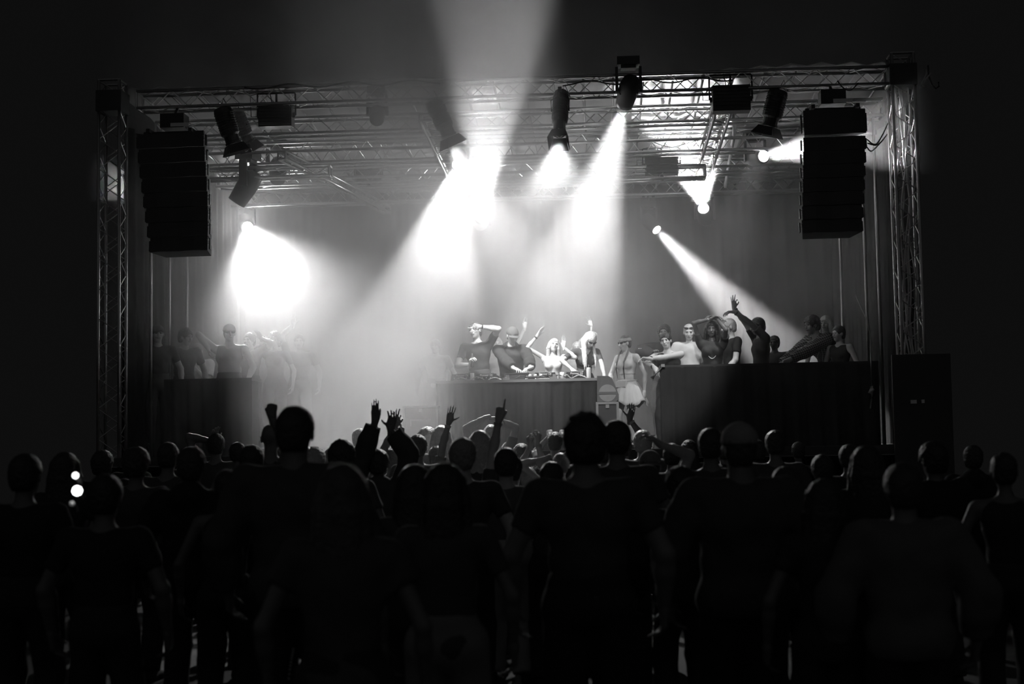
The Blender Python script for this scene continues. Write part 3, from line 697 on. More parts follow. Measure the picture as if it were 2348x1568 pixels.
# ------------------------------------------------------------------ lamps in the roof
def clamp(r, p, zt):
    """short pipe and hook up to the truss chord above"""
    m = MB().tube(p, (p.x, p.y, zt), 0.016, 8); m.box((p.x, p.y, zt), (0.05, 0.08, 0.07)); m.build('clamp', M['blackmetal'], r)
def profile_spot(back, front, Y, dy, dia, label, zt=6.48, doors=True, light=None):
    a, b = P(*back, Y), P(*front, Y+dy); d = (b-a).normalized(); L = (b-a).length; rot = along(d); top = a.lerp(b, .4)
    r = thing('profile_spotlight', Vector((top.x, top.y, zt)), label, 'stage light', 'spotlights with barn doors'); R_ = dia/2
    MB().lathe([(R_*.55, 0), (R_*.9, L*.03), (R_, L*.10), (R_, L*.62), (R_*.78, L*.66), (R_*.78, L*.80), (R_*.86, L*.81), (R_*.86, L*.85)], a, rot, 16).build('lamp_housing', M['blackmetal'], r, smooth=False)
    m = MB()
    for k in range(8):
        t = a+d*L*(.14+.055*k); m.lathe([(R_*1.0, 0), (R_*1.06, .004), (R_*1.06, .012), (R_*1.0, .016)], t, rot, 16)
    m.build('cooling_ribs', M['blackmetal'], r)
    MB().lathe([(R_*.6, 0), (0.0001, .012)], a+d*L*.852, rot, 16).build('lens', M['darklens'], r)
    if doors:
        fp = a+d*L*.86
        for k in range(4):
            q = rot @ Matrix.Rotation(math.pi/2*k, 3, 'Z'); w = R_*1.0
            v = [fp+q@Vector((-w*.8, R_*.78, 0)), fp+q@Vector((w*.8, R_*.78, 0)), fp+q@Vector((w*1.15, R_*1.25, L*.2)), fp+q@Vector((-w*1.15, R_*1.25, L*.2))]
            v += [p_+q@Vector((0, .006, 0)) for p_ in v]
            MB().add(v, [(0,1,2,3), (7,6,5,4), (0,4,5,1), (1,5,6,2), (2,6,7,3), (3,7,4,0)]).build('barn_door', M['blackmetal'], r)
        m = MB()
        for k in range(4): m.tube(fp+rot@Vector((R_*.8*math.cos(k*1.57), R_*.8*math.sin(k*1.57), -.01)), fp+rot@Vector((R_*.8*math.cos(k*1.57+1.57), R_*.8*math.sin(k*1.57+1.57), -.01)), 0.008, 6)
        m.build('lens_frame', M['alu'], r)
    x = rot @ Vector((1, 0, 0)); mid = a+d*L*.4; yt = Vector((mid.x, mid.y, min(zt-.06, mid.z+max(R_*1.6, .2))))
    MB().path([mid+x*R_*1.1, mid+x*R_*1.15+(yt-mid)*.8, yt, mid-x*R_*1.15+(yt-mid)*.8, mid-x*R_*1.1], 0.012, 6).build('yoke', M['blackmetal'], r)
    clamp(r, yt, zt); cb = [a, a-d*.08+Vector((.05, 0, .05)), Vector((a.x+.12, a.y, zt-.05)), Vector((a.x+.05, a.y, zt))]
    MB().path(cb, 0.008, 5).build('power_lead', M['cable'], r, smooth=True)
    if light: spot('spot_lamp', a+d*L*1.06, *light, parent=r)
    return r
def moving_head(lens, aim, Y, label, zt, power=0, cone=15, blend=0.2, size=0.22, lit=True, yrot=0, spill=0):
    """lens: pixel of the lens; aim: world point"""
    lp = P(*lens, Y); d = (Vector(aim)-lp).normalized(); rot = along(d); hd = lp-d*size*1.35; k = size/0.22
    r = thing('moving_head', Vector((hd.x, hd.y, zt)), label, 'stage light', 'moving head lamps')
    bz = hd.z+0.30*k; 
    zr = Matrix.Rotation(D2R(yrot), 3, 'Z'); MB().box((hd.x, hd.y, bz+.06*k), (0.30*k, 0.24*k, 0.11*k), zr).box((hd.x, hd.y, bz-.01*k), (0.2*k, 0.16*k, 0.05*k), zr).build('base', M['blackmetal'], r)
    for sg in (-1, 1): MB().box(Vector((hd.x, hd.y, hd.z+.12*k))+zr@Vector((sg*.158*k, 0, 0)), (0.04*k, 0.11*k, 0.34*k), zr, 0.9).build('yoke_arm', M['blackmetal'], r)
    h = MB().lathe([(size*.25, -size*.85), (size*.48, -size*.75), (size*.60, -size*.35), (size*.62, size*.3), (size*.56, size*1.0), (size*.54, size*1.3), (size*.46, size*1.34)], hd, rot, 20).build('lamp_head', M['blackmetal'], r, smooth=True)
    MB().lathe([(size*.44, 0), (size*.3, .008), (0.0001, .012)], hd+d*size*1.335, rot, 24).build('lens', M['lens'] if lit else M['darklens'], r)
    if bz+.125*k < zt-.02: MB().tube((hd.x, hd.y, bz+.12*k), (hd.x, hd.y, zt), 0.024, 8).build('drop_pipe', M['blackmetal'], r)
    MB().box((hd.x-.1*k, hd.y, zt), (0.05, 0.08, 0.09)).box((hd.x+.1*k, hd.y, zt), (0.05, 0.08, 0.09)).build('clamp', M['blackmetal'], r)
    if lit: spot('beam_lamp', lp+d*.03, aim, power, cone, blend, size*.36, parent=r)
    if spill: spot('lens_fill', lp+d*.03, lp+Vector((0, -2, .6)) if spill > 0 else aim, abs(spill), 130, 1.0, size*.4, parent=r)  # added wide fill lamp at the lens, brightens roof and haze
    return r
def floodlight(c, Y, w, h, label, zt=6.48, ribs=False, tilt=0):
    p = P(*c, Y); r = thing('floodlight', Vector((p.x, p.y, zt)), label, 'stage light', 'boxy floodlights'); rot = Matrix.Rotation(D2R(tilt), 3, 'X')
    MB().box(p, (w, .22, h), rot).box(p+rot@Vector((0, -.12, 0)), (w*.94, .03, h*.9), rot, 0.95).build('lamp_housing', M['blackmetal'], r)
    m = MB()
    for k in range(7): m.box(p+rot@Vector((0, -.14, h*(-.42+.14*k))), (w*.96, .02, h*.05), rot)
    m.build('cooling_ribs', M['blackmetal'], r)
    for sg in (-1, 1):
        MB().lathe([(h*.16, 0), (h*.2, .02), (h*.2, .04), (0.0001, .045)], p+rot@Vector((sg*w*.26, .11, 0)), rot@Matrix.Rotation(-math.pi/2, 3, 'X'), 14).build('lens', M['darklens'], r)
        MB().box(p+Vector((sg*(w/2+.02), 0, 0)), (.03, .06, .07)).build('side_knob', M['blackmetal'], r)
    t = p+Vector((0, 0, h*.95))
    MB().path([p+Vector((-w/2-.035, 0, 0)), p+Vector((-w/2-.035, 0, h*.93)), p+Vector((-w/2-.02, 0, h*.97)), p+Vector((w/2+.02, 0, h*.97)), p+Vector((w/2+.035, 0, h*.93)), p+Vector((w/2+.035, 0, 0))], 0.014, 6).build('yoke', M['blackmetal'], r)
    clamp(r, t, zt); MB().path([p+Vector((-w/2, 0, 0)), p+Vector((-w/2-.13, 0, .0)), p+Vector((-w/2-.14, 0, h*.9)), t+Vector((-.1, 0, .05)), Vector((t.x-.05, t.y, zt))], 0.007, 5).build('power_lead', M['cable'], r, smooth=True)
    return r
profile_spot((992, 228), (1037, 328), 19.72, 0.15, 0.26, 'black barn-door spotlight tilted right, hanging left of the bright upward beam', light=(P(1250, 820, 21.8), 3200, 44, .6, .1))
profile_spot((1287, 212), (1281, 322), 19.62, -0.55, 0.22, 'black barn-door spotlight hanging straight down right of the bright upward beam', light=((0.75, 14.6, 1.7), 1250, 44, .6, .06))  # lamp added in this unlit spotlight, tilted forward to edge-light the crowd
profile_spot((1786, 205), (1760, 305), 19.72, 0.10, 0.28, 'dark barn-door spotlight hanging left of the right loudspeakers', light=(P(1560, 830, 21.3), 500, 34, .6, .1))
profile_spot((508, 246), (541, 345), 19.72, 0.10, 0.27, 'dark barn-door spotlight hanging right of the left loudspeakers')
profile_spot((540, 252), (576, 338), 20.6, 0.25, 0.22, 'smaller barn-door spotlight tucked behind the left dark spotlight')
floodlight((634, 266), 19.9, 0.48, 0.34, 'boxy floodlight hanging on the left half of the front truss')
floodlight((1676, 228), 19.75, 0.52, 0.36, 'boxy black floodlight hanging on the right half of the front truss')
floodlight((1517, 380), 23.2, 0.54, 0.30, 'ribbed floodlight hanging in the bright haze under the roof', zt=5.9)
floodlight((845, 405), 24.7, 0.42, 0.22, 'small ribbed floodlight faint in the haze at centre left', zt=6.24)
# ------------------------------------------------------------------ mixing table, players, booths, cases
M['cloth_black'] = mat('black_table_cloth', 0.035, 0.85, noise=0.25, scale=3, bump=0.5)
M['caseply'] = mat('dark_case_laminate', 0.04, 0.5, noise=0.2, scale=12)
M['white'] = mat('white_plastic', 0.75, 0.4)
M['print'] = mat('white_print', 0.8, 0.5)
M['wedge'] = mat('grey_speaker_paint', 0.16, 0.6, noise=0.2, scale=30)
M['panel'] = mat('player_top_plate', 0.05, 0.3)
struct('floor_riser', MB().box((0.0, 22.1, 1.55), (3.0, 1.2, 0.1)).box((3.6, 21.85, 1.55), (3.2, 1.2, 0.1)).box((-4.1, 22.0, 1.55), (2.6, 1.5, 0.1)).box((-1.3, 23.9, 1.6), (7.6, 2.2, 0.2)), M['deck'])
TY0, TY1, TX0, TX1, TZ = 20.75, 21.55, -1.16, 1.16, 2.54
r = thing('mixing_table', (0, 21.15, 1.5), 'long table under a black floor-length cloth carrying the players and mixer', 'table')
MB().box((0, (TY0+TY1)/2, TZ-0.02), (TX1-TX0+.06, TY1-TY0+.06, 0.04)).build('table_top', mat('table_edge', 0.30, 0.5), r)
for x in (TX0+.06, TX1-.06):
    for y in (TY0+.06, TY1-.06): MB().tube((x, y, 1.5), (x, y, TZ-.04), 0.02, 8).build('leg', M['blackmetal'], r)
vs = []; per = []
def edge_pts():
    n = 60
    pts = [(TX0, TY1-(TY1-TY0)*i/n*1.0) for i in range(0, n, 3)] + [(TX0+(TX1-TX0)*i/150, TY0) for i in range(150)] + [(TX1, TY0+(TY1-TY0)*i/n) for i in range(0, n+1, 3)]
    return pts
ep = edge_pts(); rz = 10
for j in range(rz+1):
    z = TZ-0.04-(TZ-.04-1.5)*j/rz
    for i, (x, y) in enumerate(ep):
        a = 0.004+0.022*j/rz; w = a*(math.sin(i*0.42)+.6*math.sin(i*.17+1)+.3*math.sin(i*1.1+j*.1))+0.02
        cx, cy = (0, -1) if y == TY0 else ((-1, 0) if x == TX0 else (1, 0)); vs.append((x+cx*w, y+cy*w, z))
n = len(ep); fs = [((j+1)*n+i, (j+1)*n+i+1, j*n+i+1, j*n+i) for j in range(rz) for i in range(n-1)]
o = MB().add(vs, fs).build('table_cloth', M['cloth_black'], r, smooth=True)
FONT_N = [0]
def text(s, p, size, m, parent, rot=None, name='lettering'):
    cu = bpy.data.curves.new(name, 'FONT'); cu.body = s; cu.size = size; cu.extrude = 0.001; cu.align_x = 'CENTER'; cu.align_y = 'CENTER'; cu.resolution_u = 2
    cu.materials.append(m); o = bpy.data.objects.new(name, cu); C.objects.link(o); o.parent = parent
    o.location = Vector(p)-Vector(parent.location); o.rotation_euler = rot or (math.pi/2, 0, 0)
    bpy.context.view_layer.update(); me = bpy.data.meshes.new_from_object(o.evaluated_get(bpy.context.evaluated_depsgraph_get())); me.name = name
    o2 = bpy.data.objects.new(name, me); C.objects.link(o2); o2.parent = parent; o2.location = o.location; o2.rotation_euler = o.rotation_euler; bpy.data.objects.remove(o); return o2
def player(px, lb, Y=21.05, back=True):
    c = P(px, 856, Y); x = c.x; z = TZ
    r = thing('media_player', (x, Y, z), lb, 'dj player', 'media players on the mixing table')
    MB().box((x, Y+.2, z+.05), (0.32, 0.40, 0.07)).box((x, Y+.02, z+.082), (0.30, 0.09, 0.05)).build('case', M['blackmetal'], r)
    MB().lathe([(0.103, 0), (0.103, .016), (0.095, .022), (0.0001, .022)], (x, Y+.24, z+.085), None, 28).build('jog_wheel', M['panel'], r)
    MB().box((x, Y+.05, z+.108), (0.2, 0.10, 0.008), Matrix.Rotation(D2R(14), 3, 'X')).build('screen', M['darklens'], r)
    for sx in (-1, 1):
        for sy in (.05, .35): MB().lathe([(.018, 0), (.018, .016)], (x+sx*.13, Y+sy, z), None, 12).build('foot', M['blackmetal'], r)
    text('Pioneer DJ', (x, Y-.029, z+.085), 0.042, M['print'], r)
    m = MB()
    for k in range(5): m.box((x-.12+.06*k, Y+.0-.003, z+.05), (.018, .008, .018))
    m.build('socket_row', M['alu'], r)
    return r
player(1060, 'media player at the left end of the mixing table')
player(1115, 'media player second from the left, in front of the capped person')
player(1250, 'media player right of the mixer')
player(1322, 'media player at the right end of the mixing table')
x = P(1185, 860, 21.1).x; r = thing('dj_mixer', (x, 21.1, TZ), 'black mixer with rows of knobs in the middle of the table', 'mixer')
MB().box((x, 21.32, TZ+.05), (0.38, 0.40, 0.09)).box((x, 21.15, TZ+.10), (0.36, 0.06, 0.03)).build('case', M['blackmetal'], r)
m = MB()
for i in range(6):
    for j in range(5): m.lathe([(.011, 0), (.009, .022), (.0001, .022)], (x-.15+.06*i, 21.18+.06*j, TZ+.095), None, 8)
tag(m.build('knobs', M['white'], r), kind='stuff')
for i in range(4): MB().box((x-.12+.08*i, 21.46, TZ+.105), (.02, .03, .02)).build('fader', M['white'], r)
x = P(1228, 864, 20.95).x; r = thing('effects_unit', (x, 20.95, TZ), 'small effects box with three pale round knobs lying on the table', 'effects box')
MB().box((x, 20.98, TZ+.03), (0.28, 0.2, 0.05), Matrix.Rotation(D2R(10), 3, 'X')).build('case', M['blackmetal'], r)
for i in range(3): MB().lathe([(.024, 0), (.02, .02), (.0001, .022)], (x-.08+.08*i, 20.93, TZ+.055), Matrix.Rotation(D2R(35), 3, 'X'), 14).build('knob', M['white'], r)
def can(px, py, lb, Y=20.9, h=.15, rr=.033, cat='can'):
    p = P(px, py, Y); r = thing('drink_can', (p.x, Y, TZ), lb, cat)
    MB().lathe([(rr*.8, 0), (rr, .012), (rr, h-.016), (rr*.82, h), (rr*.75, h-.004), (.0001, h-.004)], (p.x, Y, TZ), None, 18).build('body', M['white'], r, smooth=True)
    MB().box((p.x, Y-.006, h+TZ-.001), (.012, .022, .002)).build('pull_tab', M['alu'], r); return r
can(1025, 870, 'tall white drink can alone at the left end of the mixing table')
can(1350, 858, 'tall white drink can at the right end of the mixing table', h=.16)
p = P(1289, 866, 20.88); tag(MB().lathe([(.024, 0), (.033, .10), (.030, .10), (.022, .004), (.0001, .004)], (p.x, 20.88, TZ), None, 16).build('plastic_cup', M['white'], loc=(p.x, 20.88, TZ), smooth=True), 'short pale plastic cup in front of the right players', 'cup')
p = P(1095, 852, 21.0); tag(MB().lathe([(.02, 0), (.03, .005), (.03, .12), (.028, .12), (.0001, .01)], (p.x-.08, 21.0, TZ), None, 16).build('plastic_cup', M['white'], loc=(p.x-.08, 21.0, TZ), smooth=True), 'pale plastic cup between the two left players', 'cup')
rnd = random.Random(5)
for k, (a, b, c) in enumerate(((1040, 1075, 1110), (1120, 1150, 1168), (1150, 1180, 1210), (1205, 1225, 1262), (1230, 1262, 1300), (1290, 1310, 1345))):
    pts = []
    for i, u in enumerate((a, (a+b)/2, b, (b+c)/2, c)): q = P(u, 870, 20.82+rnd.uniform(0, .12)); pts.append((q.x, q.y, TZ+.012+(.05*rnd.random() if i in (1, 3) else 0)))
    cable(pts, ['pale lead', 'pale lead', 'black lead', 'pale lead', 'black lead', 'pale lead'][k]+[' at the left end of the mixing table', ' by the second player', ' below the hands of the capped person', ' beside the effects box', ' right of the effects box', ' at the right end of the mixing table'][k], .007, 'palecable' if k in (0, 1, 3, 5) else 'cable')
for k, (u, lb) in enumerate(((1160, 'pair of small silver gadgets left of the mixer'), (1268, 'small silver gadget leaning on the right player'))):
    q = P(u, 868, 20.85); MB_ = MB().box((q.x, q.y, TZ+.022), (.10, .05, .03)).box((q.x+.02, q.y+.03, TZ+.055), (.05, .03, .04)); tag(MB_.build('media_gadget', M['alu'], loc=q), lb, 'gadget')

# black draped booths left and right
def booth(x0, x1, y0, y1, z1, label):
    r = thing('draped_booth', ((x0+x1)/2, y0, 1.5), label, 'booth', 'black draped booths')
    MB().box(((x0+x1)/2, (y0+y1)/2, z1-.02), (x1-x0, y1-y0, .04)).build('top_board', M['blackmetal'], r)
    MB().box(((x0+x1)/2, (y0+y1)/2, (1.5+z1-.04)/2), (x1-x0-.08, y1-y0-.08, z1-.04-1.5)).build('inner_box', M['blackbox'], r)
    d = drape((x0, y0-.01), (x1, y0-.01), 1.5, z1-.03, .02, .25, ''); d.build('front_drape', M['booth'], r, smooth=True)
    return r
booth(P(1512, 840, 20.5).x, 5.15, 20.35, 20.95, P(1600, 836, 20.4).z, 'long black draped booth at the right that people lean on')
booth(-5.2, P(585, 870, 20.8).x, 20.6, 21.2, P(500, 868, 20.7).z, 'black draped booth at the left half lost in haze')
# right booth: lamps clipped at its left end
x = P(1524, 846, 20.3).x; r = thing('clip_lamp', (x, 20.3, P(1520, 838, 20.3).z), 'small black clip lamp on the left end of the right booth', 'lamp')
q0, q1, q2 = P(1520, 838, 20.3), P(1512, 850, 20.28), P(1500, 862, 20.26)
MB().path([q0, q1, q2], .008, 6).build('arm', M['blackmetal'], r); MB().lathe([(.012, 0), (.03, .05), (.0001, .05)], q2, along((q2-q1)), 12).build('lamp_shade', M['blackmetal'], r)
MB().box(q0, (.05, .05, .04)).build('clip', M['alu'], r)
# wedge monitor on its flight case
Yw = 20.6; cs = [(1369, 862), (1395, 862), (1404, 868), (1419, 905), (1417, 918), (1411, 921), (1369, 921)]
w0 = P(1394, 921, Yw); r = thing('stage_monitor', w0, 'grey wedge stage monitor with round side handle, on the aluminium edged case', 'loudspeaker')
poly = [((P(a, b, Yw)-w0).x, (P(a, b, Yw)-w0).z) for a, b in cs]; poly = [(a, b-min(q[1] for q in poly)) for a, b in poly]
MB().prism(poly, Vector((w0.x, Yw+.3, w0.z)), .6).build('cabinet', M['wedge'], r)
c = P(1393, 901, Yw-.005); MB().lathe([(.125, 0), (.125, .006), (.118, .006)], c+Vector((0, .0, 0)), Matrix.Rotation(math.pi/2, 3, 'X'), 28).build('handle_rim', M['alu'], r)
MB().lathe([(.115, 0), (.0001, .002)], c+Vector((0, -.004, 0)), Matrix.Rotation(math.pi/2, 3, 'X'), 28).build('handle_recess', M['blackmetal'], r)
MB().box(c+Vector((0, -.012, 0)), (.25, .012, .035)).build('handle_bar', M['wedge'], r)
def case(px0, px1, py0, Y, dep, label, parts=True):
    a, b = P(px0, py0, Y), P(px1, py0, Y); z0 = 1.5; z1 = a.z*.5+b.z*.5; cx = (a.x+b.x)/2; w = b.x-a.x
    r = thing('flight_case', (cx, Y, z0), label, 'flight case'); MB().box((cx, Y+dep/2, (z0+z1)/2+.02), (w-.01, dep-.01, z1-z0-.06)).build('body', M['caseply'], r)
    m = MB()
    for x in (a.x, b.x):
        for y in (Y, Y+dep): m.box((x, y, (z0+z1)/2+.02), (.035, .035, z1-z0-.04))
        for z in (z0+.045, z1-.012): m.box((x, Y+dep/2, z), (.034, dep, .034))
    for y in (Y, Y+dep):
        for z in (z0+.045, z1-.012): m.box((cx, y, z), (w, .034, .034))
    m.build('edge_profile', M['alu'], r)
    MB().box((cx, Y-.006, z1-.20), (w*.62, .012, .02)).box((cx-w*.3, Y-.006, z1-.24), (.02, .012, .1)).build('label_frame', M['alu'], r) if w > .3 else None
    MB().box((cx, Y-.006, z1-.06), (.05, .02, .05)).build('latch', M['alu'], r)
    for sx in (-1, 1): MB().tube((cx+sx*(w/2-.06), Y+.06, z0+.02), (cx+sx*(w/2-.06)+.03, Y+.06, z0+.02), .02, 10).build('caster', M['blackmetal'], r)
    return r
case(1369, 1416, 922, 20.58, .62, 'dark flight case with pale metal edges carrying the stage monitor')
case(926, 1002, 931, 20.5, .5, 'flight case with pale metal edges left of the mixing table, faint in haze')
m = MB(); rr_ = random.Random(2)
# tape, hanging cable end on the right
YC = 20.29; r = thing('hanging_cable', P(1998, 830, YC), 'thin dark cable at the right end of the booth ending in a pale knotted tip', 'cable')
MB().path([P(1962, 676, YC), P(1972, 700, YC), P(1990, 738, YC), P(1995, 765, YC), P(1996, 800, YC), P(1997, 830, YC), P(1999, 890, YC)], .009, 6).build('cord', M['alu'], r, smooth=True)
MB().path([P(1998, 886, YC), P(2000, 893, YC-.01), P(1996, 900, YC), P(2000, 903, YC), P(1999, 915, YC), P(1996, 937, YC)], [.028, .036, .038, .02, .016, .012], 8).build('knotted_tip', M['white'], r, smooth=True)
for k, (a, b) in enumerate((((2088, 917), (2102, 925)), ((2113, 916), (2120, 924)))):
    p, q = P(*a, 19.5), P(*b, 19.5); tag(MB().box((p+q)/2, (abs(q.x-p.x), .012, abs(q.z-p.z))).build('tape_patch', M['print'], loc=(p+q)/2), ['wider white tape patch low on the right tower', 'narrower white tape patch low right of the right tower'][k], 'tape')
for k, (u, v) in enumerate(((2095, 921), (2116, 920))):
    pass
tag(MB().box((5.56, 19.54, 1.36), (0.78, .05, 2.72)).build('dark_panel', M['blackbox'], loc=(5.56, 19.54, 0)), 'tall black board standing in front of the foot of the right tower', 'panel')
# ------------------------------------------------------------------ people on the stage
G = 1.6
p1 = person('man in black t-shirt pointing left with one arm across his forehead', (1087, 738), 22.0, G, face=-12, hyaw=-12, hpitch=-4, htilt=-8, side=-4, skin=.5,
    top=('tee', .02), hair=('short', .05), L=dict(to=(1101, 749, -.28), elbow=(1, .2, .25), d=(-1.0, .15, .12), pose='point', n=(0, 1, -.1), band=.02), R=dict(to=(1078, 836, -.25), elbow=(-1, -.2, -.6), d=(.3, .5, .8), pose='grip', n=(.8, .3, 0)))
p = P(1083, 828, 21.72); tag(MB().lathe([(.026, -.09), (.03, -.08), (.03, .05), (.013, .09), (.012, .12), (.0001, .12)], p, None, 14).build('drink_bottle', M['darklens'], loc=p, smooth=True), 'dark bottle held by the man in black t-shirt at the left of the table', 'bottle')
q = P(1101, 800, 21.85)
p2 = person('man in black cap and dark hooded sweater with both hands on the mixer', (1177, 750), 21.95, G, face=8, hyaw=14, hpitch=16, lean=12, skin=.5, build=1.05,
    top=('hoodie', .022), hair=('cap', .04, .10), acc=('headphones',), R=dict(to=(1183, 850, -.5), elbow=(-1, -.3, 0), d=(.5, .8, -.25), pose='claw', n=(0, 0, -1)), L=dict(to=(1216, 843, -.42), elbow=(1, -.3, -.1), d=(-.75, .5, -.25), pose='relaxed', n=(0, 0, -1)))
person('person behind the capped man raising one hand in the haze', (1139, 772), 24.6, 1.7, face=10, skin=.1, fem=True, top=('tee', .05), hair=('long', .06), L=dict(to=(1203, 752, .0), elbow=(1, 0, -.6), d=(.1, 0, 1), pose='flat', n=(0, 1, 0)))
person('blonde woman in pale sleeveless top with both hands raised behind the mixer', (1272, 775), 22.1, G, face=6, hyaw=8, htilt=12, hpitch=-12, fem=True, skin=.55, top=('tank', .6), hair=('long', .5, .36), bottom=('trousers', .1),
    R=dict(to=(1232, 770, -.1), elbow=(-1, 0, -.8), d=(.55, 0, .85), pose='flat', n=(.8, .5, 0), band=.05), L=dict(to=(1293, 796, -.15), elbow=(1, .1, -1.2), d=(0, 0, 1), pose='flat', n=(-.3, 1, 0)))
person('blonde woman in dark sheer top and narrow sunglasses bending over the table', (1360, 764), 21.95, G, face=16, hyaw=18, hpitch=30, lean=22, htilt=6, fem=True, skin=.52, top=('mesh', .07), hair=('long', .6, .44), acc=('shades',), bottom=('trousers', .04),
    R=dict(to=(1311, 846, -.30), elbow=(-1, -.2, 0), d=(.1, .8, -.4), pose='open', n=(0, 0, -1)), L=dict(to=(1386, 862, -.35), elbow=(1, -.3, -.2), d=(-.1, .3, -1), pose='relaxed', n=(-1, 0, 0)))
person('person faint in the haze left of the mixing table', (998, 777), 23.6, 1.7, face=-10, skin=.45, top=('tee', .4), hair=('short', .35))
person('person raising both arms behind the bending blonde woman', (1322, 782), 24.6, 1.7, face=0, skin=.1, fem=True, top=('tee', .05), hair=('tied', .1), R=dict(to=(1352, 760, 0.1), elbow=(-.6, 0, .2), d=(1, 0, .2), pose='relaxed', n=(0, 0, -1)), L=dict(to=(1357, 740, .15), elbow=(1, 0, -.6), d=(-.3, 0, 1), pose='open', n=(0, 1, 0)))
p8 = person('woman with headscarf, sunglasses, pale cropped top and short pleated pale skirt beside the monitor', (1431, 768), 20.9, 1.5, face=-38, hyaw=-22, hpitch=6, fem=True, build=1.05, skin=.52, top=('crop', .6), bottom=('skirt', .6, .36), hair=('tied', .12), acc=('headband', 'shades', 'boots', 'socks'),
    R=dict(to=(1404, 872, -.05), elbow=(-.6, -.5, 0), d=(0, .2, -1), pose='relaxed', n=(1, 0, 0)), L=dict(to=(1477, 897, -.05), elbow=(.7, -.5, 0), d=(.1, .1, -1), pose='relaxed', n=(-1, 0, 0)))
for k in (-1, 1):   # braids in front of her shoulders
    a = p8['nb']+p8['lt']*.065*k+p8['up_t']*.08
    pts = [a+p8['ft']*.03, a+p8['ft']*.10-p8['up_t']*.09+p8['lt']*.01*k, a+p8['ft']*.165-p8['up_t']*.20, a+p8['ft']*.18-p8['up_t']*.30, a+p8['ft']*.15-p8['up_t']*.44]
    MB().path(pts, [.014, .013, .012, .010, .004], 7).build('braid', tone('hair', .22), p8['root'], smooth=True)
bz = p8['pv']; MB().path([bz+p8['lt']*.14*math.cos(a)+p8['ft']*.125*math.sin(a)+Vector((0, 0, .11)) for a in [D2R(x) for x in range(0, 361, 20)]], .016, 6).build('belt', tone('cloth', .5), p8['root'])
MB().box(bz+p8['ft']*.15+Vector((0, 0, .06)), (.17, .06, .09), Matrix.Rotation(D2R(-38), 3, 'Z')).build('belt_bag', tone('cloth', .55), p8['root'])
RB = 1.62
person('moustached man in dark tank top resting one arm on the woman with the headscarf', (1524, 762), 21.05, 1.5, face=-12, hyaw=-4, htilt=-6, side=-3, lean=6, skin=.55, top=('tank', .02), hair=('short', .03), bottom=('baggy', .05), acc=('moustache',),
    L=dict(to=(1484, 823, -.38), elbow=(.9, .2, -.5), d=(-1, .1, .12), pose='relaxed', n=(0, .3, -1), band=.03), R=dict(to=(1500, 842, -.38), elbow=(-1, .2, .1), d=(.55, .4, -.7), pose='open', n=(.2, -.2, -1), band=.02))
p11 = person('dark curly-haired person in black jacket behind the man in tank top', (1522, 741), 22.35, RB, face=-10, skin=.3, hair=('curly', .03), top=('jacket', .02), R=dict(to=(1503, 815, -.3), elbow=(-1, 0, .3), d=(.2, .5, .5), pose='relaxed', n=(0, 1, 0)))
for k in range(3):   # pale stripes down the sleeve
    a_, e_, w_ = p11['arms']['R']; o_ = p11['ft']*.088-p11['lt']*.022*(k-1)+p11['up_t']*.02
    MB().path([a_+o_+p11['up_t']*.02, a_.lerp(e_, .5)+o_*1.05, e_+o_*1.0], .0045, 5).build('sleeve_stripe', M['white'], p11['root'], smooth=True)
person('person in pale open shirt with sunglasses pushed up on the hair', (1579, 743), 21.7, RB, face=-8, hyaw=4, hpitch=12, build=.88, skin=.55, hair=('tied', .45), top=('loose', .6), acc=('shades_up',), R=dict(at=(-.2, .25, 1.0)), L=dict(at=(.2, .2, .95)))
p12 = person('woman with long dark hair and both arms folded above her head', (1631, 734), 21.15, RB, face=-6, hpitch=4, fem=True, skin=.10, hair=('long', .02, .42), top=('blouse', .03),  # the shade she stands in is put into her dark skin tone
    R=dict(to=(1630, 731, -.12), elbow=(-1, 0, .15), d=(.8, 0, .3), pose='relaxed', n=(0, .3, -1), band=.3), L=dict(to=(1644, 731, -.10), elbow=(.15, 1, .5), d=(-.8, 0, .4), pose='relaxed', n=(0, .3, -1)))
o = MB().path([p12['T'](.09*math.sin(a), .13, .22*1.7-.12*math.cos(a)**2*(1 if abs(a) < 1.6 else 0)) for a in [D2R(x) for x in range(-80, 81, 16)]], .005, 6).build('necklace', M['white'], p12['root'])
person('fair quiffed man in black t-shirt seen from the side with a silver necklace', (1669, 727), 21.62, RB, face=-68, hyaw=-8, hpitch=6, skin=.58, hair=('quiff', .5), top=('tee', .012), acc=('necklace',), L=dict(at=(.28, .28, .98), elbow=(.4, -1, 0)), R=dict(at=(-.1, .35, 1.0)))
person('dark figure with one arm stretched sideways and the other hand up in a ring sign', (1734, 728), 22.0, RB, face=-75, skin=.16, hair=('short', .02), top=('tee', .02), hpitch=10,
    L=dict(to=(1684, 715, -.35), elbow=(.2, -.3, 1), d=(0, 1, .03), pose='relaxed', n=(0, 0, -1), band=.02), R=dict(to=(1683, 706, .1), elbow=(-.2, -1, -.5), d=(0, .0, 1), pose='ok', n=(1, .0, 0), band=.02))
M['plaid'] = mat('plaid', .02, .8)
n_ = M['plaid'].node_tree; b_ = n_.nodes['Principled BSDF']; tcn = n_.nodes.new('ShaderNodeTexCoord'); br = n_.nodes.new('ShaderNodeTexBrick')
br.inputs['Scale'].default_value = 16; br.inputs['Mortar Size'].default_value = 0.035; br.offset = 0; br.inputs['Brick Width'].default_value = .5; br.inputs['Row Height'].default_value = .5
br.inputs['Color1'].default_value = br.inputs['Color2'].default_value = (.02, .02, .02, 1); br.inputs['Mortar'].default_value = (.35, .35, .35, 1)
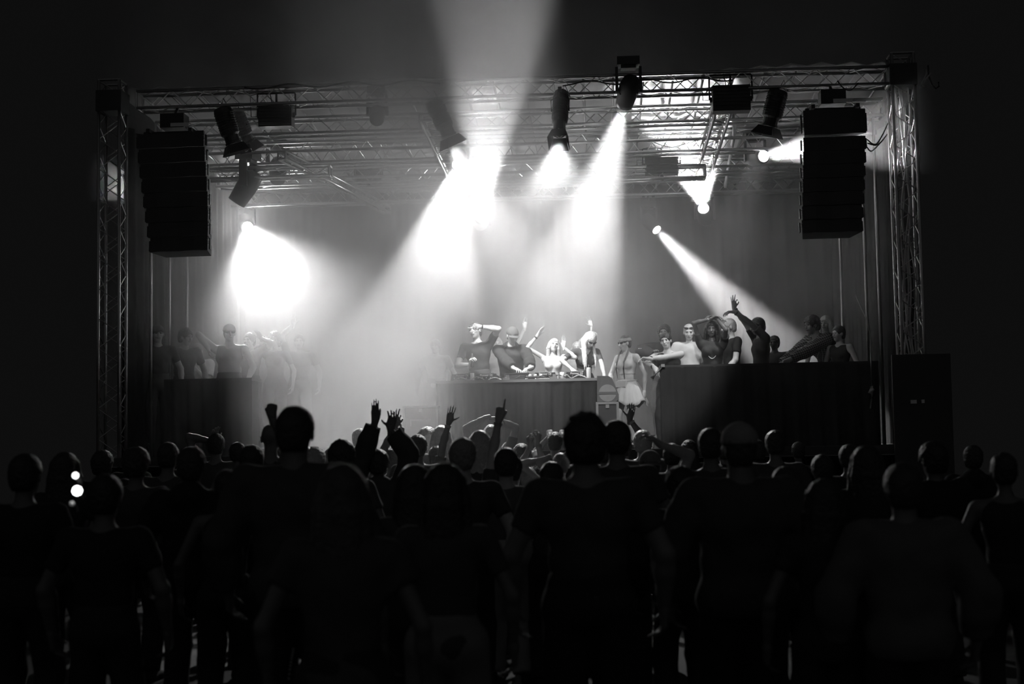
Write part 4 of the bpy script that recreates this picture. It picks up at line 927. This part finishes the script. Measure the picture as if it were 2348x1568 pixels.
mp = n_.nodes.new('ShaderNodeMapping'); mp.inputs['Rotation'].default_value = (1.3, .4, .3); n_.links.new(tcn.outputs['Object'], mp.inputs[0]); n_.links.new(mp.outputs[0], br.inputs['Vector']); n_.links.new(br.outputs['Color'], b_.inputs['Base Color'])
p15 = person('bending person in dark checked shirt with curly hair at the right booth', (1858, 700), 21.6, RB, face=-62, lean=33, hpitch=-10, H=1.95, skin=.3, hair=('curly', .06), top=('jacket', .02), build=1.1, L=dict(to=(1800, 830, -.3), elbow=(.5, -1, .3), pose='relaxed'), R=dict(to=(1790, 835, .1), pose='relaxed'))
for ch in p15['root'].children:
    if ch.name.startswith('jacket'): ch.data.materials[0] = M['plaid']; ch.name = 'checked_shirt'
person('person with long pale hair behind the checked shirt', (1893, 722), 22.5, RB, face=-30, skin=.3, fem=True, hair=('long', .45, .3), top=('tank', .03), L=dict(to=(1903, 822, -.2)))
person('man at the far right end of the booth looking left, face edge-lit', (1922, 746), 21.25, RB, face=-48, hyaw=-10, skin=.5, hair=('short', .02), top=('tank', .02), build=.95)
person('person almost black, crouched under the checked arm', (1775, 770), 22.3, RB, face=-20, skin=.1, H=1.6, hair=('short', .02), top=('tee', .05))
# left side
person('man in cap and sunglasses with bare shoulders and one elbow out, in the left haze', (526, 742), 21.9, RB, face=10, hyaw=14, skin=.42, top=('tank', .25), hair=('cap', .1, .35), acc=('shades',), build=1.08, R=dict(to=(478, 800, -.1), elbow=(-1, 0, .9), d=(.2, .3, -1), pose='relaxed', n=(1, 0, 0)), L=dict(at=(.3, .2, 1.05)))
person('dark curly-haired person turned right at the left booth', (428, 750), 21.85, RB, face=40, hyaw=22, hpitch=8, skin=.2, hair=('curly', .02), top=('tee', .03))
person('person in pale shirt half hidden between the curly-haired one and the capped man', (452, 768), 22.6, RB, face=20, H=1.7, skin=.4, hair=('short', .1), top=('loose', .5), L=dict(to=(452, 850, -.2)), build=1.1)
person('capped dark figure at the far left end of the left booth', (362, 744), 21.3, RB, face=25, skin=.3, hair=('cap', .03, .03), top=('tee', .02))
person('person with raised bent arms, faint in haze right of the capped man', (572, 762), 23.2, 1.7, face=-20, skin=.4, hair=('short', .06), top=('tee', .1), L=dict(to=(598, 775, -.1), elbow=(1, 0, -.8), pose='relaxed', d=(-.5, 0, 1)))
person('wide-haired person faint in the brightest left haze', (630, 758), 23.4, 1.7, face=0, skin=.4, fem=True, hair=('afro', .08), top=('tee', .06), R=dict(to=(598, 790, -.1), elbow=(-1, 0, -.5), d=(.4, 0, 1), pose='relaxed'))
person('person with one arm up, nearly lost in the haze', (686, 765), 23.8, 1.7, face=10, skin=.4, hair=('short', .06), top=('tee', .1), R=dict(to=(672, 744, 0), elbow=(-1, 0, -.5), d=(.1, 0, 1), pose='open', n=(0, 1, 0)))

# unlit moving heads
moving_head((541, 466), P(490, 545, 22.2), 22.2, 'unlit moving head tilted left in the haze below the short left truss', 5.92, lit=False, size=0.27, yrot=80)
moving_head((636, 412), P(630, 500, 22.2), 22.9, 'unlit moving head pointing straight down next to the tilted one', 6.26, lit=False, size=0.24)
moving_head((864, 275), P(860, 330, 19.2), 19.8, 'small unlit moving head under the left half of the front truss', 6.48, lit=False, size=0.19)
# lit ones
GB = 1.0
moving_head((1049, 378), P(945, 880, 17.2), 22.5, 'lit moving head in mid roof throwing a wide beam down to the left', 6.26, 6200*GB, 21, .35, size=.21)
moving_head((1431, 241), P(1285, 745, 24.0), 19.9, 'lit moving head under the front truss throwing a beam down on the mixing desk', 6.48, 18000*GB, 26, .4, size=.23)
moving_head((567, 520), P(735, 900, 19.6), 26.2, 'lit moving head at the back left flooding the left haze', 6.17, 7000*GB, 33, .8, size=.24, spill=250)
moving_head((1506, 527), P(1710, 735, 24.6), 26.2, 'lit moving head at the back right throwing a narrow beam down to the right', 6.17, 9000*GB, 17, .3, size=.20)
E0 = P(1103, 500, 26.0)
moving_head((1103, 498), E0+Vector((-0.08, -1, math.tan(D2R(6.5))))*8 if False else P(1128, 60, 17.6), 26.0, 'lit moving head at the back centre throwing a bright beam up over the front truss', 6.17, 23000*GB, 10, .25, size=.24, spill=450)
moving_head((1613, 478), P(1578, 290, 23.2), 26.0, 'lit moving head at the back right aimed up into the canvas roof', 6.17, 45000*GB, 26, .4, size=.24)
moving_head((1751, 358), P(1890, 330, 21.2), 23.0, 'lit moving head at the right aimed at the back of the loudspeakers', 6.2, 9000*GB, 17, .3, size=.22)
moving_head((395, 440), P(330, 430, 21.9), 22.6, 'lit moving head hidden behind the left loudspeakers aimed at the curtain', 6.2, 7000*GB, 24, .4, size=.22)
spot('face_fill_spot', (1.4, 0.0, 12.0), (1.4, 21.2, 2.95), 9000, 9.6, .4, .15)   # added unseen lamp above the camera, fills in faces at the table
# ------------------------------------------------------------------ the crowd in front, seen from behind
N0 = len(PEOPLE)
def cr(label, x, y, w, hair=('short', .03), top=('tee', .02), **k):
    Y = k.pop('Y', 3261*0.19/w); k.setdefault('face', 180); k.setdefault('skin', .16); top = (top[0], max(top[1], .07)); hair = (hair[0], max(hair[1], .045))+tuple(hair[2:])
    k.setdefault('h', .016); return person(label, (x, y), Y, 0.0, hair=hair, top=top, fine=False, **k)
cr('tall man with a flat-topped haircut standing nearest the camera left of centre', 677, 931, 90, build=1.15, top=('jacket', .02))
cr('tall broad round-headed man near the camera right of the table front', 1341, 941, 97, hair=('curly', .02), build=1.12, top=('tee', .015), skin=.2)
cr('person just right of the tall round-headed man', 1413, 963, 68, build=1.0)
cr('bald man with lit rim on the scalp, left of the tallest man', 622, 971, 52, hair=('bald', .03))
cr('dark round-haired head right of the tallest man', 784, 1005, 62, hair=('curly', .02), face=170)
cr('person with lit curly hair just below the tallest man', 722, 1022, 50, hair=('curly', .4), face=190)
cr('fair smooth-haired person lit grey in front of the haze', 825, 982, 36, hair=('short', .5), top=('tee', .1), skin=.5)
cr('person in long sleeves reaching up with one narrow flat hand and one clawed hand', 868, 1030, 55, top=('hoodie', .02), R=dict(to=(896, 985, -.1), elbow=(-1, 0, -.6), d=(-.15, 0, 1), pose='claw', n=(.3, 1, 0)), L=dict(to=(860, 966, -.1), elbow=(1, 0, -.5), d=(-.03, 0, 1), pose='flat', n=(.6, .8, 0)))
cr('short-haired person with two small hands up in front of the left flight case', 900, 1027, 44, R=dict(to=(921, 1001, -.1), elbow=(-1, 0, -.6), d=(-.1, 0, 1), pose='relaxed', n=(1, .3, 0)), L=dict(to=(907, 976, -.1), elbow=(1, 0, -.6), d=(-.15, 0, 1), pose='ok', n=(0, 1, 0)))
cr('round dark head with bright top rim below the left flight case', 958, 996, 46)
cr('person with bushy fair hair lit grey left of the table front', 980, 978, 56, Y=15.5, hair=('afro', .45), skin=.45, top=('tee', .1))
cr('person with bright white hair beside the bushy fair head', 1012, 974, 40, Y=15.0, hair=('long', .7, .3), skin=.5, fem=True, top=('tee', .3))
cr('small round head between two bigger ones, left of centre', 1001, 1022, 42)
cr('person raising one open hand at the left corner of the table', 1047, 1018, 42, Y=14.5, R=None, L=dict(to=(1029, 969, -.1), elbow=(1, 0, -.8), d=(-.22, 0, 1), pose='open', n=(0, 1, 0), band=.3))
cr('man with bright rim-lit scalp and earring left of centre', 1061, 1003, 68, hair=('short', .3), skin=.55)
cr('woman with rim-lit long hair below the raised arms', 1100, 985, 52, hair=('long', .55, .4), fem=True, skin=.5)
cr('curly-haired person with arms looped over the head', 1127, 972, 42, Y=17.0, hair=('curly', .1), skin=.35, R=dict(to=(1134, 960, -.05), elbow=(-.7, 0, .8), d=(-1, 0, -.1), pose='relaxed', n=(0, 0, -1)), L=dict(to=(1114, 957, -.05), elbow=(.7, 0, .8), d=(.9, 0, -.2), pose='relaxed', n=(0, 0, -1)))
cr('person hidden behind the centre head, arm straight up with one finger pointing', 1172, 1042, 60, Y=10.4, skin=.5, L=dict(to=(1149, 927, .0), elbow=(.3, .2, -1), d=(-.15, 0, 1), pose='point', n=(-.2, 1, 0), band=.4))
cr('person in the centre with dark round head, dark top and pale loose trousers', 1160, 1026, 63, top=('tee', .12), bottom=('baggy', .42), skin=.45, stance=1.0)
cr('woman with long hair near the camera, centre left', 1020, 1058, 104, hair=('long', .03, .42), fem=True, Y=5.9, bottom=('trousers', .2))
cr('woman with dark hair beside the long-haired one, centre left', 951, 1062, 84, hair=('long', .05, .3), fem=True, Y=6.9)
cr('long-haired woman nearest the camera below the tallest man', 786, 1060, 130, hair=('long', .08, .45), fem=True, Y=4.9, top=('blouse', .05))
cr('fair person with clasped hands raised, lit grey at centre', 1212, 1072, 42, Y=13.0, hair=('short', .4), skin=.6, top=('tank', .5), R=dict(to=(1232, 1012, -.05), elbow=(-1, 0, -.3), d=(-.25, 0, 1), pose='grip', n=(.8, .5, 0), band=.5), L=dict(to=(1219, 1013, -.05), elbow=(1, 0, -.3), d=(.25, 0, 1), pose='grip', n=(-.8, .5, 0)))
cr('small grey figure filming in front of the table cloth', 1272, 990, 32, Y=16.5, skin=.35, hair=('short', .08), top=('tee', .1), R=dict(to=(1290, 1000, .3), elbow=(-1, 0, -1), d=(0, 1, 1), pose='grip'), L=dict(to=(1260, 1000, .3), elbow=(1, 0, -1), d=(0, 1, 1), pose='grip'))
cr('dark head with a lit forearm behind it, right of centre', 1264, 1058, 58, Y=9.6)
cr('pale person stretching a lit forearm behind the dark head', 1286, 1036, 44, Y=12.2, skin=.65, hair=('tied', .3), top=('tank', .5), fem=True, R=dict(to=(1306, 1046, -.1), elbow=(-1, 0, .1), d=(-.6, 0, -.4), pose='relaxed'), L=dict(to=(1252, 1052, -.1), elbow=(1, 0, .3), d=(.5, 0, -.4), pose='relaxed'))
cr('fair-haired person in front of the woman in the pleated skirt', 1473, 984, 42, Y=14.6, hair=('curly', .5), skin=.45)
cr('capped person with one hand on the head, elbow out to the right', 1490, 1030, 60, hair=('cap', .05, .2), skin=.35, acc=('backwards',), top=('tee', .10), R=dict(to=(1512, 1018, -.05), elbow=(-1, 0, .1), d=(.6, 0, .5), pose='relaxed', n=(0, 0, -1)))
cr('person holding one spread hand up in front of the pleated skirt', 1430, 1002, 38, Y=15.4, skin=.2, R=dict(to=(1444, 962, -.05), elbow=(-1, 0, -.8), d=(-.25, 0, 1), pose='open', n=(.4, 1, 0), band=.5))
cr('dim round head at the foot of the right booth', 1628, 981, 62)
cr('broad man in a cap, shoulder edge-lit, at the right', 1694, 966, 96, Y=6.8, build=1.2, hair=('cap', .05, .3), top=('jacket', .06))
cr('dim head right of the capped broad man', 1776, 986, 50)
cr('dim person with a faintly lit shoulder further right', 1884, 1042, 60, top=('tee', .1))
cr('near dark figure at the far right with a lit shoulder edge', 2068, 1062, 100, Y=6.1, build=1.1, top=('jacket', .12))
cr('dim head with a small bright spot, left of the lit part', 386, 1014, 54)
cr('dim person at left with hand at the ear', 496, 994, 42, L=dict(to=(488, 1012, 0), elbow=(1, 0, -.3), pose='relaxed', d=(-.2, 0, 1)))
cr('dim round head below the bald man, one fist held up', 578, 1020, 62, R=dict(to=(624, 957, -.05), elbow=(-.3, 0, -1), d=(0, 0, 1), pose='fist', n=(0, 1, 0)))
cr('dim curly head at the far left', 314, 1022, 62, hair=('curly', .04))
# figures of the dark mass: nothing tells them apart
protos = []; rnd = random.Random(11)
spots_ = [(60, 1040, 7.5), (150, 1035, 9), (235, 1030, 12), (440, 1024, 8.5), (545, 1012, 14), (700, 1016, 14.5), (760, 1018, 16), (640, 1024, 16.5), (850, 1014, 16), (935, 1012, 17), (1090, 1010, 16.5), (1165, 1006, 18.3), (1195, 1012, 15.8), (1330, 1005, 16), (1385, 1008, 14), (1540, 1008, 13), (1580, 1000, 16), (1660, 1002, 15), (1735, 1000, 14), (1830, 1004, 16), (1945, 1010, 12), (1985, 1006, 8.2), (2140, 1004, 9.5), (2230, 1012, 12), (2300, 1020, 8), (300, 1020, 15.5), (430, 1018, 16.5), (1560, 1060, 8.2), (1800, 1060, 8.0), (520, 1066, 8.0), (240, 1072, 6.6), (1890, 1090, 6.2)]
LB = 'dark figure seen from behind, swallowed by the unlit crowd'
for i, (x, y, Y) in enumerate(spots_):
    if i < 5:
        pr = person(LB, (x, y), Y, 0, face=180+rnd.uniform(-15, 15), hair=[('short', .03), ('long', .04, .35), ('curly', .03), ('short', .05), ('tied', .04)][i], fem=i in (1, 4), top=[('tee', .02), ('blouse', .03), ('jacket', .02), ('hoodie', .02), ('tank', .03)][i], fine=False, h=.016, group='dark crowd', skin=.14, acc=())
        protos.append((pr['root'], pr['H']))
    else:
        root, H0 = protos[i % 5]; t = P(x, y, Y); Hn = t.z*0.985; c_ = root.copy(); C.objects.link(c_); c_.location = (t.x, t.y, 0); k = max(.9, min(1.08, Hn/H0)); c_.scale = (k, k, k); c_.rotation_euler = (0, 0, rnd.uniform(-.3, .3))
        for ch in root.children:
            d = ch.copy(); C.objects.link(d); d.parent = c_
# small things in the crowd
for k, (px, py, rr, e, lb) in enumerate(((173, 1090, .010, 6, 'small round light glowing low in the dark left crowd, top of the three'), (177, 1125, .017, 9, 'bigger round light glowing between the two small ones in the dark left crowd'), (165, 1154, .008, .12, 'faint round light, lowest of the three in the dark left crowd'))):
    p = P(px, py, 5.2); r = thing('glowing_lamp', p, lb, 'light', 'round lights in the left crowd')
    m_ = mat('lamp_glow', .8, .3, emit=e); MB().lathe([(.0001, -rr), (rr*.7, -rr*.7), (rr, 0), (rr*.7, rr*.7), (.0001, rr)], p, None, 14).build('bulb', m_, r, smooth=True)
    MB().tube(p+Vector((0, .01, -.0)), p+Vector((0, .05, -.03)), rr*.6, 8).build('holder', M['blackmetal'], r)
def beads(px, label, rr, Y, name='bead_chain'):
    r = thing(name, P(*px[0], Y), label, 'chain'); pts = [P(a, b, Y) for a, b in px]
    MB().path(pts, rr*.35, 6).build('cord', M['alu'], r, smooth=True)
    m = MB()
    for i in range(len(pts)-1):
        for t in (0, .33, .66): q = pts[i].lerp(pts[i+1], t); m.lathe([(.0001, -rr), (rr*.75, -rr*.6), (rr, 0), (rr*.75, rr*.6), (.0001, rr)], q, None, 8)
    tag(m.build('beads', M['alu'], r, smooth=True), kind='stuff'); return r
beads([(1221, 1240), (1224, 1262), (1222, 1290), (1221, 1315), (1220, 1345), (1218, 1352), (1224, 1370), (1229, 1388)], 'bright bead chain hanging beside the pale trousers', .012, 9.70)
beads([(673, 1488), (669, 1510), (665, 1535), (661, 1567)], 'dim bead chain hanging near the bottom left', .008, 6.86)
# ------------------------------------------------------------------ haze over stage and front rows
def haze_box(lo, hi):
    lo, hi = Vector(lo), Vector(hi); c = (lo+hi)/2; mb = MB().box(c, hi-lo)
    m = bpy.data.materials.new('stage_haze'); m.use_nodes = True; n = m.node_tree; n.nodes.clear(); N = n.nodes.new; LK = n.links.new
    out = N('ShaderNodeOutputMaterial'); s = N('ShaderNodeVolumeScatter'); s.inputs['Anisotropy'].default_value = 0.35; s.inputs['Color'].default_value = (.96, .96, .96, 1)
    LK(s.outputs[0], out.inputs['Volume'])
    g = N('ShaderNodeNewGeometry'); sx = N('ShaderNodeSeparateXYZ'); LK(g.outputs['Position'], sx.inputs[0])
    def mr(src, a, b, c_, d_):
        r = N('ShaderNodeMapRange'); r.interpolation_type = 'SMOOTHSTEP'; r.inputs['From Min'].default_value = a; r.inputs['From Max'].default_value = b; r.inputs['To Min'].default_value = c_; r.inputs['To Max'].default_value = d_; LK(src, r.inputs['Value']); return r.outputs[0]
    def mul(a, b):
        x = N('ShaderNodeMath'); x.operation = 'MULTIPLY'; LK(a, x.inputs[0]) if not isinstance(a, float) else None
        if isinstance(b, float): x.inputs[1].default_value = b
        else: LK(b, x.inputs[1])
        return x.outputs[0]
    X, Y, Z = sx.outputs
    def op(k, a, b=None):
        x = N('ShaderNodeMath'); x.operation = k; LK(a, x.inputs[0]) if not isinstance(a, float) else setattr(x.inputs[0], 'default_value', a)
        if b is not None: (setattr(x.inputs[1], 'default_value', b) if isinstance(b, float) else LK(b, x.inputs[1]))
        return x.outputs[0]
    ax = op('ABSOLUTE', X)
    stage = mul(mul(mr(X, 0.8, 3.4, 1.15, 0.42), mr(Y, 19.2, 20.0, 0.0, 1.0)), mr(ax, 5.95, 5.45, 0.0, 1.0))   # thicker at the left and centre, thinner to the right
    air = mul(mul(mr(Y, 19.4, 20.6, 1.0, 0.0), mr(Y, 11.0, 14.5, 0.0, 1.1)), mul(mr(Z, 4.4, 5.6, 0.08, 1.5), mr(op('ABSOLUTE', op('ADD', X, 0.55)), 1.5, 0.8, 0.0, 1.0)))   # drifting out under the roof
    air = mul(air, mr(ax, 5.4, 4.2, 0.0, 1.0))
    dx = op('DIVIDE', op('ADD', X, 2.0), 1.75); dy = op('DIVIDE', op('ADD', Y, -18.6), 2.2); dz = op('DIVIDE', op('ADD', Z, -2.3), 2.2)
    r2 = op('ADD', op('ADD', mul(dx, dx), mul(dy, dy)), mul(dz, dz)); spill = mr(r2, 1.0, 0.15, 0.0, 1.7)   # cloud rolling off the deck at the left
    low = op('SUBTRACT', 1.0, mul(op('SUBTRACT', 1.0, mr(Z, 2.4, 3.8, 0.12, 1.0)), mr(X, -2.5, -3.5, 0.0, 1.0)))   # haze thinned low in the left corner to imitate its shade
    stage = mul(stage, low)
    stage = mul(stage, mr(Z, 6.0, 4.4, 0.62, 1.45))                       # the smoke sinks: thin under the roof, thick below
    clean = op('SUBTRACT', 1.0, mul(mul(op('SUBTRACT', 1.0, mr(Z, 2.9, 3.9, 0.28, 1.0)), mr(X, -1.7, -0.9, 0.0, 1.0)), mr(Y, 23.4, 22.4, 0.0, 1.0)))   # fresh air round the table
    stage = mul(stage, clean)
    air = op('MAXIMUM', air, mul(spill, mr(Y, 19.4, 20.6, 1.0, 0.0)))
    d = mul(op('ADD', stage, air), mr(Z, 10.5, 9.0, 0.0, 1.0)); d = mul(d, mr(Z, 0.9, 1.8, 0.0, 1.0))
    t = N('ShaderNodeTexNoise'); t.inputs['Scale'].default_value = 0.75; t.inputs['Detail'].default_value = 3; t.inputs['Distortion'].default_value = 0.6; LK(g.outputs['Position'], t.inputs['Vector'])
    d = mul(d, mr(t.outputs['Fac'], .3, .68, .55, 1.5)); d = mul(d, HAZE)
    LK(d, s.inputs['Density']); return tag(mb.build('haze', m), 'thin drifting smoke filling the stage and the air above the front rows', 'haze', kind='stuff')
HAZE = 0.15
haze_box((-9, 11, 0.9), (9, 26.9, 10.5))
